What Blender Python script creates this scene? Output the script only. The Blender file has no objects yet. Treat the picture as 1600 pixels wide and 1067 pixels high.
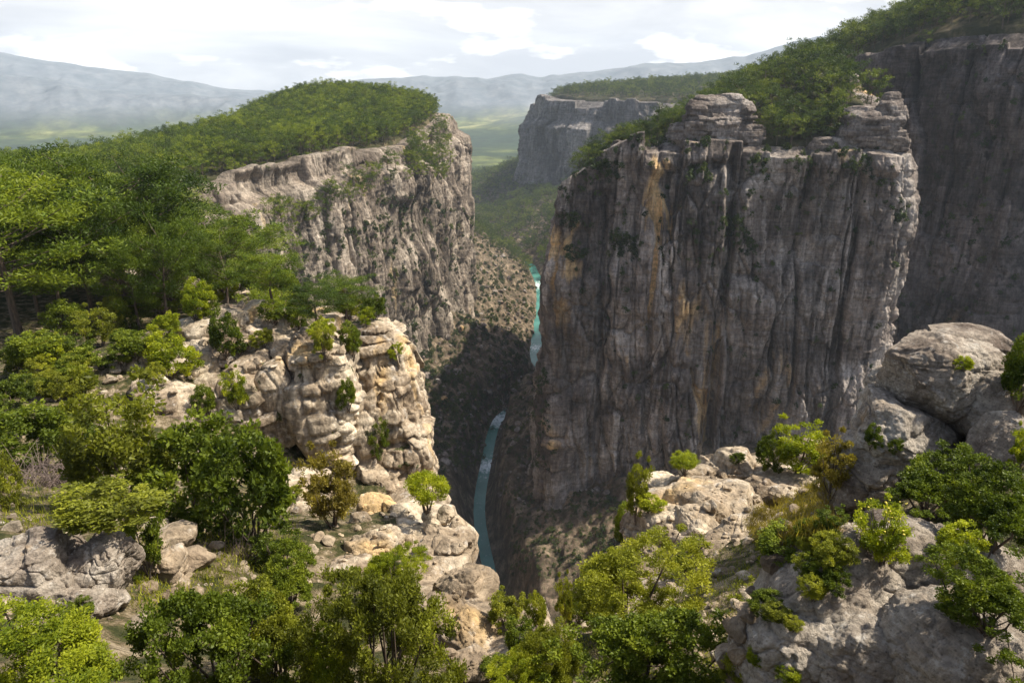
import bpy, math, time
import numpy as np
from mathutils import Vector
T0 = time.time()
S = bpy.context.scene
# ------------------------------------------------------------------ camera
F = 1142.0; PITCH = math.radians(18.5); CP, SP = math.cos(PITCH), math.sin(PITCH)
cam = bpy.data.cameras.new('camera'); co = bpy.data.objects.new('camera', cam); S.collection.objects.link(co)
co.location = (0, 0, 0); co.rotation_euler = (math.pi/2-PITCH, 0, 0)
cam.sensor_width = 36; cam.lens = 36*F/1600; cam.clip_start = 0.1; cam.clip_end = 60000
S.camera = co
# ------------------------------------------------------------------ light and sky
SUN_AZ = math.radians(86); SUN_EL = math.radians(56)      # azimuth to the right of the view direction (+Y)
w = bpy.data.worlds.new('World'); S.world = w; w.use_nodes = True
nt = w.node_tree; N = nt.nodes; L = nt.links; N.clear()
def nn(N, t, **k):
    n = N.new(t)
    for a, b in k.items(): setattr(n, a, b)
    return n
out = nn(N, 'ShaderNodeOutputWorld'); bg = nn(N, 'ShaderNodeBackground')
sky = nn(N, 'ShaderNodeTexSky', sky_type='NISHITA', sun_disc=False, sun_elevation=SUN_EL, sun_rotation=SUN_AZ)
sky.air_density = 1.0; sky.dust_density = 2.0
tc = nn(N, 'ShaderNodeTexCoord'); mp = nn(N, 'ShaderNodeMapping'); mp.inputs['Scale'].default_value = (1.3, 1.3, 6.0)
L.new(tc.outputs['Generated'], mp.inputs[0])
n1 = nn(N, 'ShaderNodeTexNoise'); n1.inputs['Scale'].default_value = 1.7; n1.inputs['Detail'].default_value = 9; n1.inputs['Roughness'].default_value = .55; n1.inputs['Distortion'].default_value = .5
L.new(mp.outputs[0], n1.inputs['Vector'])
r1 = nn(N, 'ShaderNodeValToRGB'); r1.color_ramp.elements[0].position = .40; r1.color_ramp.elements[0].color = (4.6, 4.7, 5.05, 1); r1.color_ramp.elements[1].position = .63; r1.color_ramp.elements[1].color = (7.7, 7.65, 7.6, 1)
L.new(n1.outputs[0], r1.inputs[0])
# small bright cumulus puffs
mp2 = nn(N, 'ShaderNodeMapping'); mp2.inputs['Scale'].default_value = (3.0, 3.0, 11.0); mp2.inputs['Location'].default_value = (.55, .3, .2)
L.new(tc.outputs['Generated'], mp2.inputs[0])
n2 = nn(N, 'ShaderNodeTexNoise'); n2.inputs['Scale'].default_value = 1.9; n2.inputs['Detail'].default_value = 10; n2.inputs['Roughness'].default_value = .52
L.new(mp2.outputs[0], n2.inputs['Vector'])
r2 = nn(N, 'ShaderNodeValToRGB'); r2.color_ramp.elements[0].position = .545; r2.color_ramp.elements[0].color = (0, 0, 0, 1); r2.color_ramp.elements[1].position = .60; r2.color_ramp.elements[1].color = (1, 1, 1, 1)
L.new(n2.outputs[0], r2.inputs[0])
mx = nn(N, 'ShaderNodeMix', data_type='RGBA'); mx.inputs['B'].default_value = (8.6, 8.5, 8.4, 1)
L.new(r2.outputs[0], mx.inputs['Factor']); L.new(r1.outputs[0], mx.inputs['A'])
mx2 = nn(N, 'ShaderNodeMix', data_type='RGBA'); sx = nn(N, 'ShaderNodeSeparateXYZ'); L.new(tc.outputs['Generated'], sx.inputs[0])
r3 = nn(N, 'ShaderNodeValToRGB'); r3.color_ramp.elements[0].position = .22; r3.color_ramp.elements[0].color = (1, 1, 1, 1); r3.color_ramp.elements[1].position = .6; r3.color_ramp.elements[1].color = (.10, .10, .10, 1)
L.new(sx.outputs['Z'], r3.inputs[0])
ry = nn(N, 'ShaderNodeMapRange', interpolation_type='SMOOTHSTEP'); L.new(sx.outputs['Y'], ry.inputs['Value']); ry.inputs['From Min'].default_value = -.35; ry.inputs['From Max'].default_value = .45; ry.inputs['To Min'].default_value = .25; ry.inputs['To Max'].default_value = 1.0
my = nn(N, 'ShaderNodeMath', operation='MULTIPLY'); L.new(r3.outputs[0], my.inputs[0]); L.new(ry.outputs[0], my.inputs[1]); L.new(my.outputs[0], mx2.inputs['Factor'])
L.new(sky.outputs[0], mx2.inputs['A']); L.new(mx.outputs['Result'], mx2.inputs['B'])
L.new(mx2.outputs['Result'], bg.inputs['Color']); bg.inputs['Strength'].default_value = .1
L.new(bg.outputs[0], out.inputs[0])
sd = bpy.data.lights.new('sun', 'SUN'); sd.energy = 5.0; sd.angle = math.radians(1.0); sd.color = (1, .93, .80)
so = bpy.data.objects.new('sun', sd); S.collection.objects.link(so)
sdir = Vector((math.sin(SUN_AZ)*math.cos(SUN_EL), math.cos(SUN_AZ)*math.cos(SUN_EL), math.sin(SUN_EL)))
so.rotation_euler = sdir.to_track_quat('Z', 'Y').to_euler(); so.location = (50, 50, 300)
vs = S.view_settings; S.display_settings.display_device = 'sRGB'; vs.view_transform = 'Standard'; vs.look = 'None'; vs.exposure = 0.7; vs.gamma = 1.0
S.cycles.max_bounces = 5; S.cycles.diffuse_bounces = 2; S.cycles.transmission_bounces = 2; S.cycles.volume_bounces = 3; S.cycles.glossy_bounces = 1
S.cycles.use_fast_gi = False

# ------------------------------------------------------------------ helpers
def at(px, py, Y):
    u = (px-800)/F; v = (533.5-py)/F
    d = np.array([u, CP+v*SP, -SP+v*CP]); return d*(Y/d[1])
def hsh(ix, iy, iz, seed):
    h = (ix.astype(np.uint32)*np.uint32(374761393)) ^ (iy.astype(np.uint32)*np.uint32(668265263)) ^ (iz.astype(np.uint32)*np.uint32(2147483647 & 0x7feb352d)) ^ np.uint32((seed*362437+12345) & 0xffffffff)
    h = (h ^ (h >> np.uint32(15)))*np.uint32(2246822519); h = (h ^ (h >> np.uint32(13)))*np.uint32(3266489917); h ^= h >> np.uint32(16)
    return h.astype(np.float32)/np.float32(4294967295.0)
def ii(a): return np.floor(a).astype(np.int64)
def noise(x, y, z=None, seed=0):
    """value noise, -1..1"""
    x = np.asarray(x, float); y = np.asarray(y, float)+x*0; z = x*0 if z is None else np.asarray(z, float)+x*0
    ix, iy, iz = ii(x), ii(y), ii(z); fx, fy, fz = x-ix, y-iy, z-iz
    fx = fx*fx*(3-2*fx); fy = fy*fy*(3-2*fy); fz = fz*fz*(3-2*fz); r = 0
    for a in (0, 1):
        for b in (0, 1):
            for c in (0, 1):
                r = r+hsh(ix+a, iy+b, iz+c, seed)*(fx if a else 1-fx)*(fy if b else 1-fy)*(fz if c else 1-fz)
    return r*2-1
def fbm(x, y, z=None, o=4, seed=0, g=.5):
    r = 0; a = 1; t = 0; f = 1
    for k in range(o):
        r = r+a*noise(x*f+k*17.3, y*f+k*5.7, None if z is None else z*f+k*3.1, seed+k); t += a; a *= g; f *= 2.03
    return r/t
def cells(w, seed, jit=.75):
    """1-D cells: id of the nearest centre and distance to the cell edge (0 at the edge)"""
    i = ii(w); best = np.full(w.shape, 9.); sec = np.full(w.shape, 9.); bid = np.zeros(w.shape)
    for k in (-1, 0, 1):
        c = i+k; cc = c+.5+jit*(hsh(c, c*0, c*0, seed)-.5); d = np.abs(w-cc)
        n = d < best; sec = np.where(n, best, np.minimum(sec, d)); bid = np.where(n, c, bid); best = np.where(n, d, best)
    return bid, sec-best
def vor3(x, y, z, seed):
    ix, iy, iz = ii(x), ii(y), ii(z); b = np.full(x.shape, 9.); s = np.full(x.shape, 9.); vid = np.zeros(x.shape)
    for a in (-1, 0, 1):
        for c in (-1, 0, 1):
            for e in (-1, 0, 1):
                jx, jy, jz = ix+a, iy+c, iz+e; h = hsh(jx, jy, jz, seed)
                d = np.sqrt((jx+h-x)**2+(jy+hsh(jx, jy, jz, seed+1)-y)**2+(jz+hsh(jx, jy, jz, seed+2)-z)**2)
                n = d < b; s = np.where(n, b, np.minimum(s, d)); b = np.where(n, d, b); vid = np.where(n, h, vid)
    return vid, s-b
def vor2(u, v, seed, jit=.85):
    """2-D cells: hash of the cell, distance to its edge, offset from its centre"""
    iu, iv = ii(u), ii(v); b = np.full(u.shape, 9.); s = np.full(u.shape, 9.); h = np.zeros(u.shape); du = np.zeros(u.shape); dv = np.zeros(u.shape)
    for a in (-1, 0, 1):
        for c in (-1, 0, 1):
            ju, jv = iu+a, iv+c; h1 = hsh(ju, jv, ju*0, seed); h2 = hsh(ju, jv, ju*0, seed+1); x = ju+.5+jit*(h1-.5)-u; y = jv+.5+jit*(h2-.5)-v; d = np.maximum(np.abs(x), np.abs(y))*.6+np.sqrt(x*x+y*y)*.4
            n = d < b; s = np.where(n, b, np.minimum(s, d)); h = np.where(n, hsh(ju, jv, ju*0+5, seed), h); du = np.where(n, x, du); dv = np.where(n, y, dv); b = np.where(n, d, b)
    return h, s-b, du, dv
def sst(a, b, x):
    t = np.clip((x-a)/(b-a), 0, 1); return t*t*(3-2*t)
def mesh(name, V, Fc, mat, parent=None, smooth=True, attr=None, col=None, loc=None):
    V = np.asarray(V, np.float32); m = bpy.data.meshes.new(name)
    m.vertices.add(len(V)); m.vertices.foreach_set('co', V.ravel())
    if isinstance(Fc, np.ndarray): Fc = [Fc]
    tot = sum(f.size for f in Fc); npoly = sum(len(f) for f in Fc)
    m.loops.add(tot); m.loops.foreach_set('vertex_index', np.concatenate([f.ravel() for f in Fc]).astype(np.int32))
    st = []; o = 0
    for f in Fc: st.append(o+np.arange(len(f))*f.shape[1]); o += f.size
    m.polygons.add(npoly); m.polygons.foreach_set('loop_start', np.concatenate(st).astype(np.int32))
    m.polygons.foreach_set('use_smooth', np.full(npoly, smooth))
    if attr:
        for k, a in attr.items():
            t = m.attributes.new(k, 'FLOAT', 'POINT'); t.data.foreach_set('value', np.asarray(a, np.float32).ravel())
    m.update(calc_edges=True)
    m.materials.append(mat)
    o = bpy.data.objects.new(name, m); S.collection.objects.link(o)
    if parent: o.parent = parent
    if loc is not None: o.location = loc
    return o
def gridfaces(nu, nv, closed=False):
    i, j = np.meshgrid(np.arange(nu if closed else nu-1), np.arange(nv-1), indexing='ij'); i2 = (i+1) % nu
    return np.stack([i*nv+j, i2*nv+j, i2*nv+j+1, i*nv+j+1], -1).reshape(-1, 4)
def tag(o, label=None, cat=None, group=None, kind=None):
    for k, v in (('label', label), ('category', cat), ('group', group), ('kind', kind)):
        if v: o[k] = v
    return o
def empty(name, loc, rz=0, sc=1):
    o = bpy.data.objects.new(name, None); S.collection.objects.link(o); o.location = loc; o.rotation_euler = (0, 0, rz); o.scale = (sc,)*3 if np.isscalar(sc) else sc
    o.empty_display_size = .3
    return o
def copy_tree(o, loc, rz, sc, label=None, group=None, tilt=(0, 0)):
    c = o.copy(); S.collection.objects.link(c); c.location = loc; c.rotation_euler = (tilt[0], tilt[1], rz); c.scale = (sc,)*3 if np.isscalar(sc) else sc
    if label: c['label'] = label
    if group: c['group'] = group
    for ch in [x for x in KIDS.get(o.name, ())]:
        d = ch.copy(); S.collection.objects.link(d); d.parent = c
    return c
KIDS = {}

# ------------------------------------------------------------------ materials
def newmat(name):
    m = bpy.data.materials.new(name); m.use_nodes = True; nt = m.node_tree; nt.nodes.clear()
    return m, nt.nodes, nt.links
def tex(N, L, vec, scale, detail=6, rough=.6, mscale=None, dist=0):
    if mscale:
        mp = nn(N, 'ShaderNodeMapping'); mp.inputs['Scale'].default_value = mscale; L.new(vec, mp.inputs[0]); vec = mp.outputs[0]
    t = nn(N, 'ShaderNodeTexNoise'); t.inputs['Scale'].default_value = scale; t.inputs['Detail'].default_value = detail; t.inputs['Roughness'].default_value = rough; t.inputs['Distortion'].default_value = dist
    L.new(vec, t.inputs['Vector']); return t.outputs[0]
def ramp(N, L, fac, pts):
    r = nn(N, 'ShaderNodeValToRGB'); e = r.color_ramp.elements
    while len(e) < len(pts): e.new(.5)
    for k, (p, c) in enumerate(pts): e[k].position = p; e[k].color = (*c, 1) if len(c) == 3 else c
    L.new(fac, r.inputs[0]); return r.outputs[0]
def g(v): return (v, v, v)
def mix(N, L, fac, a, b, bt='MIX'):
    m = nn(N, 'ShaderNodeMix', data_type='RGBA', blend_type=bt)
    for s, v in (('Factor', fac), ('A', a), ('B', b)):
        if hasattr(v, 'is_output') or hasattr(v, 'links'): L.new(v, m.inputs[s])
        elif s == 'Factor': m.inputs[s].default_value = v
        else: m.inputs[s].default_value = (*v, 1)
    return m.outputs['Result']
def attr_(N, name):
    a = nn(N, 'ShaderNodeAttribute'); a.attribute_name = name; return a.outputs['Fac']
def rock_mat(name, base, light, dark, orange, unit, streak=1.0, o_amt=.62, pit=.5, bump=1.0, white=0.0):
    """weathered limestone; unit = size in metres of its medium features"""
    m, N, L = newmat(name); ge = nn(N, 'ShaderNodeNewGeometry'); P = ge.outputs['Position']
    k = 1/unit
    a = tex(N, L, P, .22*k, 7, .62); c = ramp(N, L, a, [(.36, dark), (.5, base), (.66, light)])
    # vertical water streaks
    s1 = tex(N, L, P, 1, 5, .6, (1.1*k, 1.1*k, .07*k)); f = ramp(N, L, s1, [(.34, g(1)), (.5, g(0))]); 
    lo = ramp(N, L, tex(N, L, P, .09*k, 3, .5), [(.42, g(.05)), (.58, g(1))]); f = mix(N, L, 1.0, f, lo, 'MULTIPLY'); fm = nn(N, 'ShaderNodeMath', operation='MULTIPLY'); L.new(f, fm.inputs[0]); fm.inputs[1].default_value = .85*streak
    c = mix(N, L, fm.outputs[0], c, tuple(v*.42 for v in dark))
    s2 = tex(N, L, P, 1, 4, .6, (.8*k, .8*k, .05*k), 0); f = ramp(N, L, s2, [(.57, g(0)), (.68, g(.7*streak))]); c = mix(N, L, f, c, tuple(min(1, v*1.15) for v in light))
    # ochre patches, stretched downwards
    s3 = tex(N, L, P, 1, 4, .5, (.30*k, .30*k, .075*k), .3); f = ramp(N, L, s3, [(o_amt, g(0)), (o_amt+.07, g(.85))]); c = mix(N, L, f, c, orange)
    s7 = tex(N, L, P, 1, 6, .65, (5.5*k, 5.5*k, .5*k)); f = ramp(N, L, s7, [(.36, g(.5)), (.5, g(1)), (.66, g(1.35))]); c = mix(N, L, .65*min(1, streak), c, f, 'MULTIPLY')
    s8 = tex(N, L, P, 1, 5, .6, (.5*k, .5*k, 7*k)); f = ramp(N, L, s8, [(.40, g(.62)), (.5, g(1)), (.64, g(1.2))]); c = mix(N, L, .5, c, f, 'MULTIPLY')
    # fine mottling, lichen and pits
    s4 = tex(N, L, P, 3.2*k, 6, .7); f = ramp(N, L, s4, [(.3, g(.45)), (.5, g(1)), (.72, g(1.45))]); c = mix(N, L, .8, c, f, 'MULTIPLY')
    if white:
        s6 = tex(N, L, P, 1.6*k, 6, .75); f = ramp(N, L, s6, [(.56, g(0)), (.66, g(white))]); c = mix(N, L, f, c, (.55, .52, .47))
    if pit:
        vo = nn(N, 'ShaderNodeTexVoronoi'); vo.inputs['Scale'].default_value = 5.5*k; L.new(P, vo.inputs['Vector'])
        f = ramp(N, L, vo.outputs['Distance'], [(.06, g(.45)), (.3, g(1))]); c = mix(N, L, pit, c, f, 'MULTIPLY')
    tf = nn(N, 'ShaderNodeMath', operation='MULTIPLY_ADD'); L.new(attr_(N, 'tone'), tf.inputs[0]); tf.inputs[1].default_value = .55; tf.inputs[2].default_value = 1.0
    c = mix(N, L, 1.0, c, tf.outputs[0], 'MULTIPLY')
    # moss and small plants where a mask says so
    am = attr_(N, 'moss'); s5 = tex(N, L, P, 1.3*k, 5, .7); mm = nn(N, 'ShaderNodeMath', operation='ADD'); L.new(am, mm.inputs[0]); L.new(s5, mm.inputs[1])
    f = ramp(N, L, mm.outputs[0], [(.98, g(0)), (1.1, g(.9))]); c = mix(N, L, f, c, (.045, .055, .015))
    b = nn(N, 'ShaderNodeBsdfPrincipled'); L.new(c, b.inputs['Base Color']); b.inputs['Roughness'].default_value = .93; b.inputs['Specular IOR Level'].default_value = .2
    h1 = tex(N, L, P, 1.2*k, 8, .68, (1, 1, .55)); h2 = tex(N, L, P, 7*k, 5, .7)
    ad = nn(N, 'ShaderNodeMath', operation='MULTIPLY_ADD'); L.new(h2, ad.inputs[0]); ad.inputs[1].default_value = .3; L.new(h1, ad.inputs[2])
    bu = nn(N, 'ShaderNodeBump'); bu.inputs['Strength'].default_value = .9; bu.inputs['Distance'].default_value = .55*unit*bump
    L.new(ad.outputs[0], bu.inputs['Height']); L.new(bu.outputs[0], b.inputs['Normal'])
    o = nn(N, 'ShaderNodeOutputMaterial'); L.new(b.outputs[0], o.inputs[0]); return m
def leaf_mat(name, c1, c2, c3, trans=.35, rnd=.5):
    m, N, L = newmat(name); t = attr_(N, 'tint'); oi = nn(N, 'ShaderNodeObjectInfo')
    ad = nn(N, 'ShaderNodeMath', operation='MULTIPLY_ADD'); L.new(oi.outputs['Random'], ad.inputs[0]); ad.inputs[1].default_value = rnd
    mu = nn(N, 'ShaderNodeMath', operation='MULTIPLY'); L.new(t, mu.inputs[0]); mu.inputs[1].default_value = 1-rnd; L.new(mu.outputs[0], ad.inputs[2])
    c = ramp(N, L, ad.outputs[0], [(.12, c1), (.5, c2), (.92, c3)])
    d = nn(N, 'ShaderNodeBsdfPrincipled'); L.new(c, d.inputs[0]); d.inputs['Roughness'].default_value = .5; d.inputs['Specular IOR Level'].default_value = .18; tr = nn(N, 'ShaderNodeBsdfTranslucent')
    c2_ = mix(N, L, 1.0, c, (1.5, 1.5, .6), 'MULTIPLY'); L.new(c2_, tr.inputs[0])
    ms = nn(N, 'ShaderNodeMixShader'); ms.inputs[0].default_value = trans; L.new(d.outputs[0], ms.inputs[1]); L.new(tr.outputs[0], ms.inputs[2])
    o = nn(N, 'ShaderNodeOutputMaterial'); L.new(ms.outputs[0], o.inputs[0]); return m
def bark_mat():
    m, N, L = newmat('bark'); ge = nn(N, 'ShaderNodeNewGeometry'); s = tex(N, L, ge.outputs['Position'], 6, 5, .7, (1, 1, .2))
    c = ramp(N, L, s, [(.3, (.03, .022, .016)), (.7, (.17, .12, .085))]); b = nn(N, 'ShaderNodeBsdfPrincipled'); L.new(c, b.inputs[0]); b.inputs['Roughness'].default_value = .95
    o = nn(N, 'ShaderNodeOutputMaterial'); L.new(b.outputs[0], o.inputs[0]); return m
M = {}
M['rock_b'] = rock_mat('shaded_limestone', (.21, .172, .145), (.40, .35, .305), (.085, .067, .057), (.62, .41, .19), 7, 1.1, .60, .35, .9)
M['rock_t'] = rock_mat('tower_limestone', (.21, .172, .145), (.40, .35, .305), (.085, .067, .057), (.60, .40, .19), 5, .8, .76, .35, .9)
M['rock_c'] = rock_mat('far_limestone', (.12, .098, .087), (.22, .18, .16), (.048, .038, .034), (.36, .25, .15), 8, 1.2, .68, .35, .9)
M['rock_a'] = rock_mat('warm_limestone', (.235, .19, .148), (.385, .325, .26), (.10, .078, .06), (.52, .38, .20), 8, .9, .645, .35, .9)
M['rock_d'] = rock_mat('distant_limestone', (.17, .15, .14), (.25, .225, .205), (.09, .08, .075), (.30, .24, .17), 22, .9, .7, .3, .9)
M['rock_e'] = rock_mat('near_limestone', (.33, .255, .175), (.56, .47, .35), (.15, .108, .072), (.56, .38, .18), 1.6, .9, .60, .4, .45, .5)
M['rock_f'] = rock_mat('conglomerate', (.31, .255, .20), (.48, .42, .345), (.15, .115, .09), (.38, .25, .13), .5, .25, .66, .9, 1.0, .6)
M['pine'] = leaf_mat('pine_needles', (.020, .038, .006), (.085, .125, .012), (.25, .285, .020), .3, .5)
M['pine_cool'] = leaf_mat('cool_pine_needles', (.014, .028, .009), (.060, .092, .016), (.19, .22, .030), .3, .5)
M['scrub'] = leaf_mat('dark_scrub_leaves', (.016, .030, .008), (.045, .070, .014), (.11, .13, .026), .2, .5)
M['oak'] = leaf_mat('evergreen_oak_leaves', (.030, .048, .006), (.115, .15, .013), (.28, .31, .026), .3, .3)
M['olive'] = leaf_mat('olive_leaves', (.07, .08, .012), (.21, .225, .022), (.42, .41, .042), .35, .3)
M['lime'] = leaf_mat('bright_leaves', (.09, .13, .010), (.27, .30, .016), (.52, .52, .036), .4, .25)
M['dry'] = leaf_mat('dry_leaves', (.15, .12, .025), (.27, .22, .04), (.42, .34, .07), .35, .3)
M['bark'] = bark_mat()
def ground_mat():
    m, N, L = newmat('terrain_ground'); ge = nn(N, 'ShaderNodeNewGeometry'); P = ge.outputs['Position']
    kf = attr_(N, 'forest'); kp = attr_(N, 'plain'); kn = attr_(N, 'near')
    r_ = tex(N, L, P, .09, 8, .68); rock = ramp(N, L, r_, [(.36, (.045, .033, .022)), (.5, (.12, .088, .060)), (.64, (.28, .21, .145))])
    r2 = tex(N, L, P, .35, 7, .72); f = ramp(N, L, r2, [(.5, g(0)), (.6, g(.8))]); rock = mix(N, L, f, rock, (.035, .042, .015))
    fl = tex(N, L, P, .05, 7, .7); forest = ramp(N, L, fl, [(.35, (.018, .024, .009)), (.52, (.05, .048, .02)), (.66, (.16, .125, .075))])
    pl = tex(N, L, P, .0011, 8, .62); plc = ramp(N, L, pl, [(.38, (.022, .04, .018)), (.5, (.045, .065, .022)), (.57, (.14, .155, .045)), (.64, (.30, .28, .12))])
    vo = tex(N, L, P, .012, 6, .75); plf = ramp(N, L, vo, [(.4, g(.45)), (.6, g(1.25))]); plc = mix(N, L, .85, plc, plf, 'MULTIPLY')
    ne = tex(N, L, P, .9, 8, .7); nec = ramp(N, L, ne, [(.36, (.03, .035, .012)), (.47, (.06, .06, .022)), (.54, (.15, .115, .065)), (.62, (.30, .24, .16))])
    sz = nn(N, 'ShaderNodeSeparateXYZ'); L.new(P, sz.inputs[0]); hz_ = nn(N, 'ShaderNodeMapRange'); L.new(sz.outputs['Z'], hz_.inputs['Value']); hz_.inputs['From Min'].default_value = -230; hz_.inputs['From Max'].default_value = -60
    mt = tex(N, L, P, .0045, 9, .78); mtc = ramp(N, L, mt, [(.36, (.10, .12, .14)), (.52, (.145, .16, .18)), (.68, (.22, .23, .24))]); plc = mix(N, L, hz_.outputs[0], plc, mtc)  # distance haze put into the colour: high far ground turns blue-grey
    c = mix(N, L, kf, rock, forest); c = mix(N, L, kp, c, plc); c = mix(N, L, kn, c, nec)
    b = nn(N, 'ShaderNodeBsdfPrincipled'); L.new(c, b.inputs[0]); b.inputs['Roughness'].default_value = .95; b.inputs['Specular IOR Level'].default_value = .15
    h = tex(N, L, P, .15, 8, .7); bu = nn(N, 'ShaderNodeBump'); bu.inputs['Strength'].default_value = .8; bu.inputs['Distance'].default_value = 3.0
    L.new(h, bu.inputs['Height'])
    h2 = tex(N, L, P, 3, 6, .7); bu2 = nn(N, 'ShaderNodeBump'); bu2.inputs['Strength'].default_value = .6; bu2.inputs['Distance'].default_value = .12; L.new(h2, bu2.inputs['Height']); L.new(bu.outputs[0], bu2.inputs['Normal'])
    L.new(bu2.outputs[0], b.inputs['Normal'])
    o = nn(N, 'ShaderNodeOutputMaterial'); L.new(b.outputs[0], o.inputs[0]); return m
M['ground'] = ground_mat()

# ------------------------------------------------------------------ plan of the place
def tps(P):
    P = np.array(P, float); X = P[:, :2]; n = len(P)
    def K(r2): return np.where(r2 > 0, .5*r2*np.log(np.maximum(r2, 1e-9)), 0)
    A = np.zeros((n+3, n+3)); A[:n, :n] = K(((X[:, None]-X[None])**2).sum(-1))+np.eye(n)*1e-3; A[:n, n] = 1; A[:n, n+1:] = X; A[n, :n] = 1; A[n+1:, :n] = X.T
    w = np.linalg.solve(A, np.concatenate([P[:, 2], [0, 0, 0]]))
    def f(x, y):
        r = w[n]+w[n+1]*x+w[n+2]*y
        for k in range(n): r = r+w[k]*K((x-X[k, 0])**2+(y-X[k, 1])**2)
        return r
    return f
near_px = [(0,1060,14),(0,950,17),(200,950,19),(100,870,21),(230,870,23),(0,800,27),(300,860,25),(420,830,30),(300,960,20),(500,900,26),(600,880,28),
 (700,815,34),(560,800,36),(650,800,35),(740,905,25),(765,1000,20),(745,1065,17),(450,1060,15),(200,1060,14),(150,750,38),(350,800,36),(450,800,40),
 (0,710,42),(60,640,52),(250,700,50),(400,740,54),(480,780,56),(380,520,72),(200,590,60),(100,610,57),(300,550,68),(500,550,76),(570,570,76),(30,560,72),(100,535,84),
 (200,515,95),(0,470,105),(320,470,110),
 (1000,835,30),(1000,818,36),(1080,805,39),(1150,785,41),(1250,755,40),(1300,770,32),(1200,805,30),(1100,860,26),(1200,900,20),(1100,955,19),(1050,1060,14),
 (950,1060,15),(850,1060,16),(850,980,19),(950,940,22),(1300,1070,12),(1400,1080,11.5),(1590,1090,10),(1300,860,18),(1420,720,24),(1520,680,22),(1590,640,24),(1420,620,28)]
near_pts = [tuple(at(*p)) for p in near_px]+[(0,0,-2.6),(-10,2,-5),(-25,5,-9),(12,2,-2.2),(25,8,-2.5),(0,-30,4),(60,40,-10),(-60,20,-14),(-40,-30,0),(50,-30,2)]
left_far = [(-150,300,-44),(-200,200,-38),(-110,150,-33),(-60,100,-29),(-52,135,-31),(-120,240,-40),(-190,425,-50),(-165,500,-46),(-125,600,-40),(-98,700,-43),(-80,800,-34),(-72,900,-24),
 (-85,960,-22),(-160,1150,-30),(-200,900,-5),(-150,930,-6),(-260,940,-8),(-335,900,-42),(-290,900,-20),(-400,950,-55),(-200,800,-20),(-260,700,-36),(-420,800,-52),(-500,600,-50),(-300,780,-48),(-300,600,-52),(-260,500,-51),(-400,400,-50),(-700,900,-60),(-700,400,-50),(-250,1150,-12),(-300,50,-30)]
H_near = tps(near_pts+[p for p in left_far if p[1] < 320]); H_left = tps([p for p in left_far]+[tuple(at(200,515,95)), tuple(at(0,470,105)), (0,60,-25)])
right_pts = [(28,425,-50),(50,420,-33),(69,420,-24),(105,410,-26),(140,405,-26),(180,402,-26),(209,400,-26),(222,430,-24),(90,450,-22),(130,450,-14),(155,440,-20),(200,440,-8),(170,490,3),(122,490,-18),(82,480,-37),(55,480,-46),(60,650,-62),
 (75,800,-80),(200,540,8),(280,520,33),(340,440,31),(400,380,30),(230,590,14),(180,660,-8),(300,580,50),(420,500,70),(500,600,85),(600,300,60),(150,800,-50),(250,1000,-25),(480,1450,10),(540,1600,-5),(400,1750,-15),(250,1800,-12),(130,1900,-10),
 (75,2000,-4),(200,2150,8),(600,2000,35),(900,2500,60),(70,2200,-30),(350,2900,-60),(700,1200,90),(1500,1500,180),(1500,300,150),(1200,3500,60)]
H_right = tps(right_pts)
RIM_A = [(-215,390),(-190,425),(-165,500),(-125,600),(-98,700),(-80,800),(-72,900),(-85,960),(-130,1040),(-220,1150)]
RIM_N = [(60,46),(45,50),(30,47),(20,43),(12,42.5),(8,39),(6.0,33),(5.0,25),(3,21.5),(0.5,20),(-.6,22),(-1.6,27),(-3.2,35),(-5,45),(-6.5,56),(-8.5,68),(-12,78),(-18,90),(-28,103),(-45,118),(-72,145),(-126,235),(-188,330),(-215,390)]
POLY_L = RIM_N+RIM_A[1:]+[(-400,1350),(-560,1150),(-480,900),(-600,700),(-900,650),(-1500,500),(-1500,-200),(600,-200),(600,60),(200,40)]
POLY_B = [(28,425),(69,420),(140,405),(209,400),(222,430),(225,520),(230,700),(160,900),(100,880),(75,800),(60,650),(45,520)]
POLY_C = [(1500,100),(480,350),(420,420),(400,470),(375,500),(345,490),(322,470),(305,488),(270,532),(230,590),(180,660),(150,800),(200,950),(300,1050),(400,1250),(480,1450),(540,1600),(400,1750),(250,1800),(130,1900),(75,2000),(70,2200),(350,2900),(1200,3600),(3500,4500),(3500,100)]
RIVER = [(20,100),(6,250),(-1,340),(-14,408),(-25,487),(-22,570),(-15,649),(6,690),(30,735),(38,790),(30,840),(42,1000),(48,1177),(40,1290),(30,1364),(-30,1480),(-110,1650),(-190,2000),(-250,2500),(-100,3300),(100,4200)]
def segdist(x, y, P, closed):
    P = np.array(P, float); n = len(P); d = np.full(x.shape, 1e18); inside = np.zeros(x.shape, bool)
    for k in range(n if closed else n-1):
        a = P[k]; b = P[(k+1) % n]; e = b-a; t = np.clip(((x-a[0])*e[0]+(y-a[1])*e[1])/(e@e), 0, 1)
        d = np.minimum(d, (x-a[0]-t*e[0])**2+(y-a[1]-t*e[1])**2)
        if closed:
            c = (a[1] > y) != (b[1] > y); xi = a[0]+(y-a[1])*e[0]/(e[1] if abs(e[1]) > 1e-9 else 1e-9); inside ^= c & (x < xi)
    d = np.sqrt(d); return np.where(inside, d, -d) if closed else d
def catmull(P, n=12, closed=False):
    P = np.array(P, float); out = []; m = len(P)
    for i in range(m if closed else m-1):
        g_ = lambda k: P[k % m] if closed else P[min(max(k, 0), m-1)]
        p0, p1, p2, p3 = g_(i-1), g_(i), g_(i+1), g_(i+2)
        for t in np.arange(n)/n: out.append(.5*((2*p1)+(-p0+p2)*t+(2*p0-5*p1+4*p2-p3)*t*t+(-p0+3*p1-3*p2+p3)*t**3))
    if not closed: out.append(P[-1])
    return np.array(out)
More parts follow.
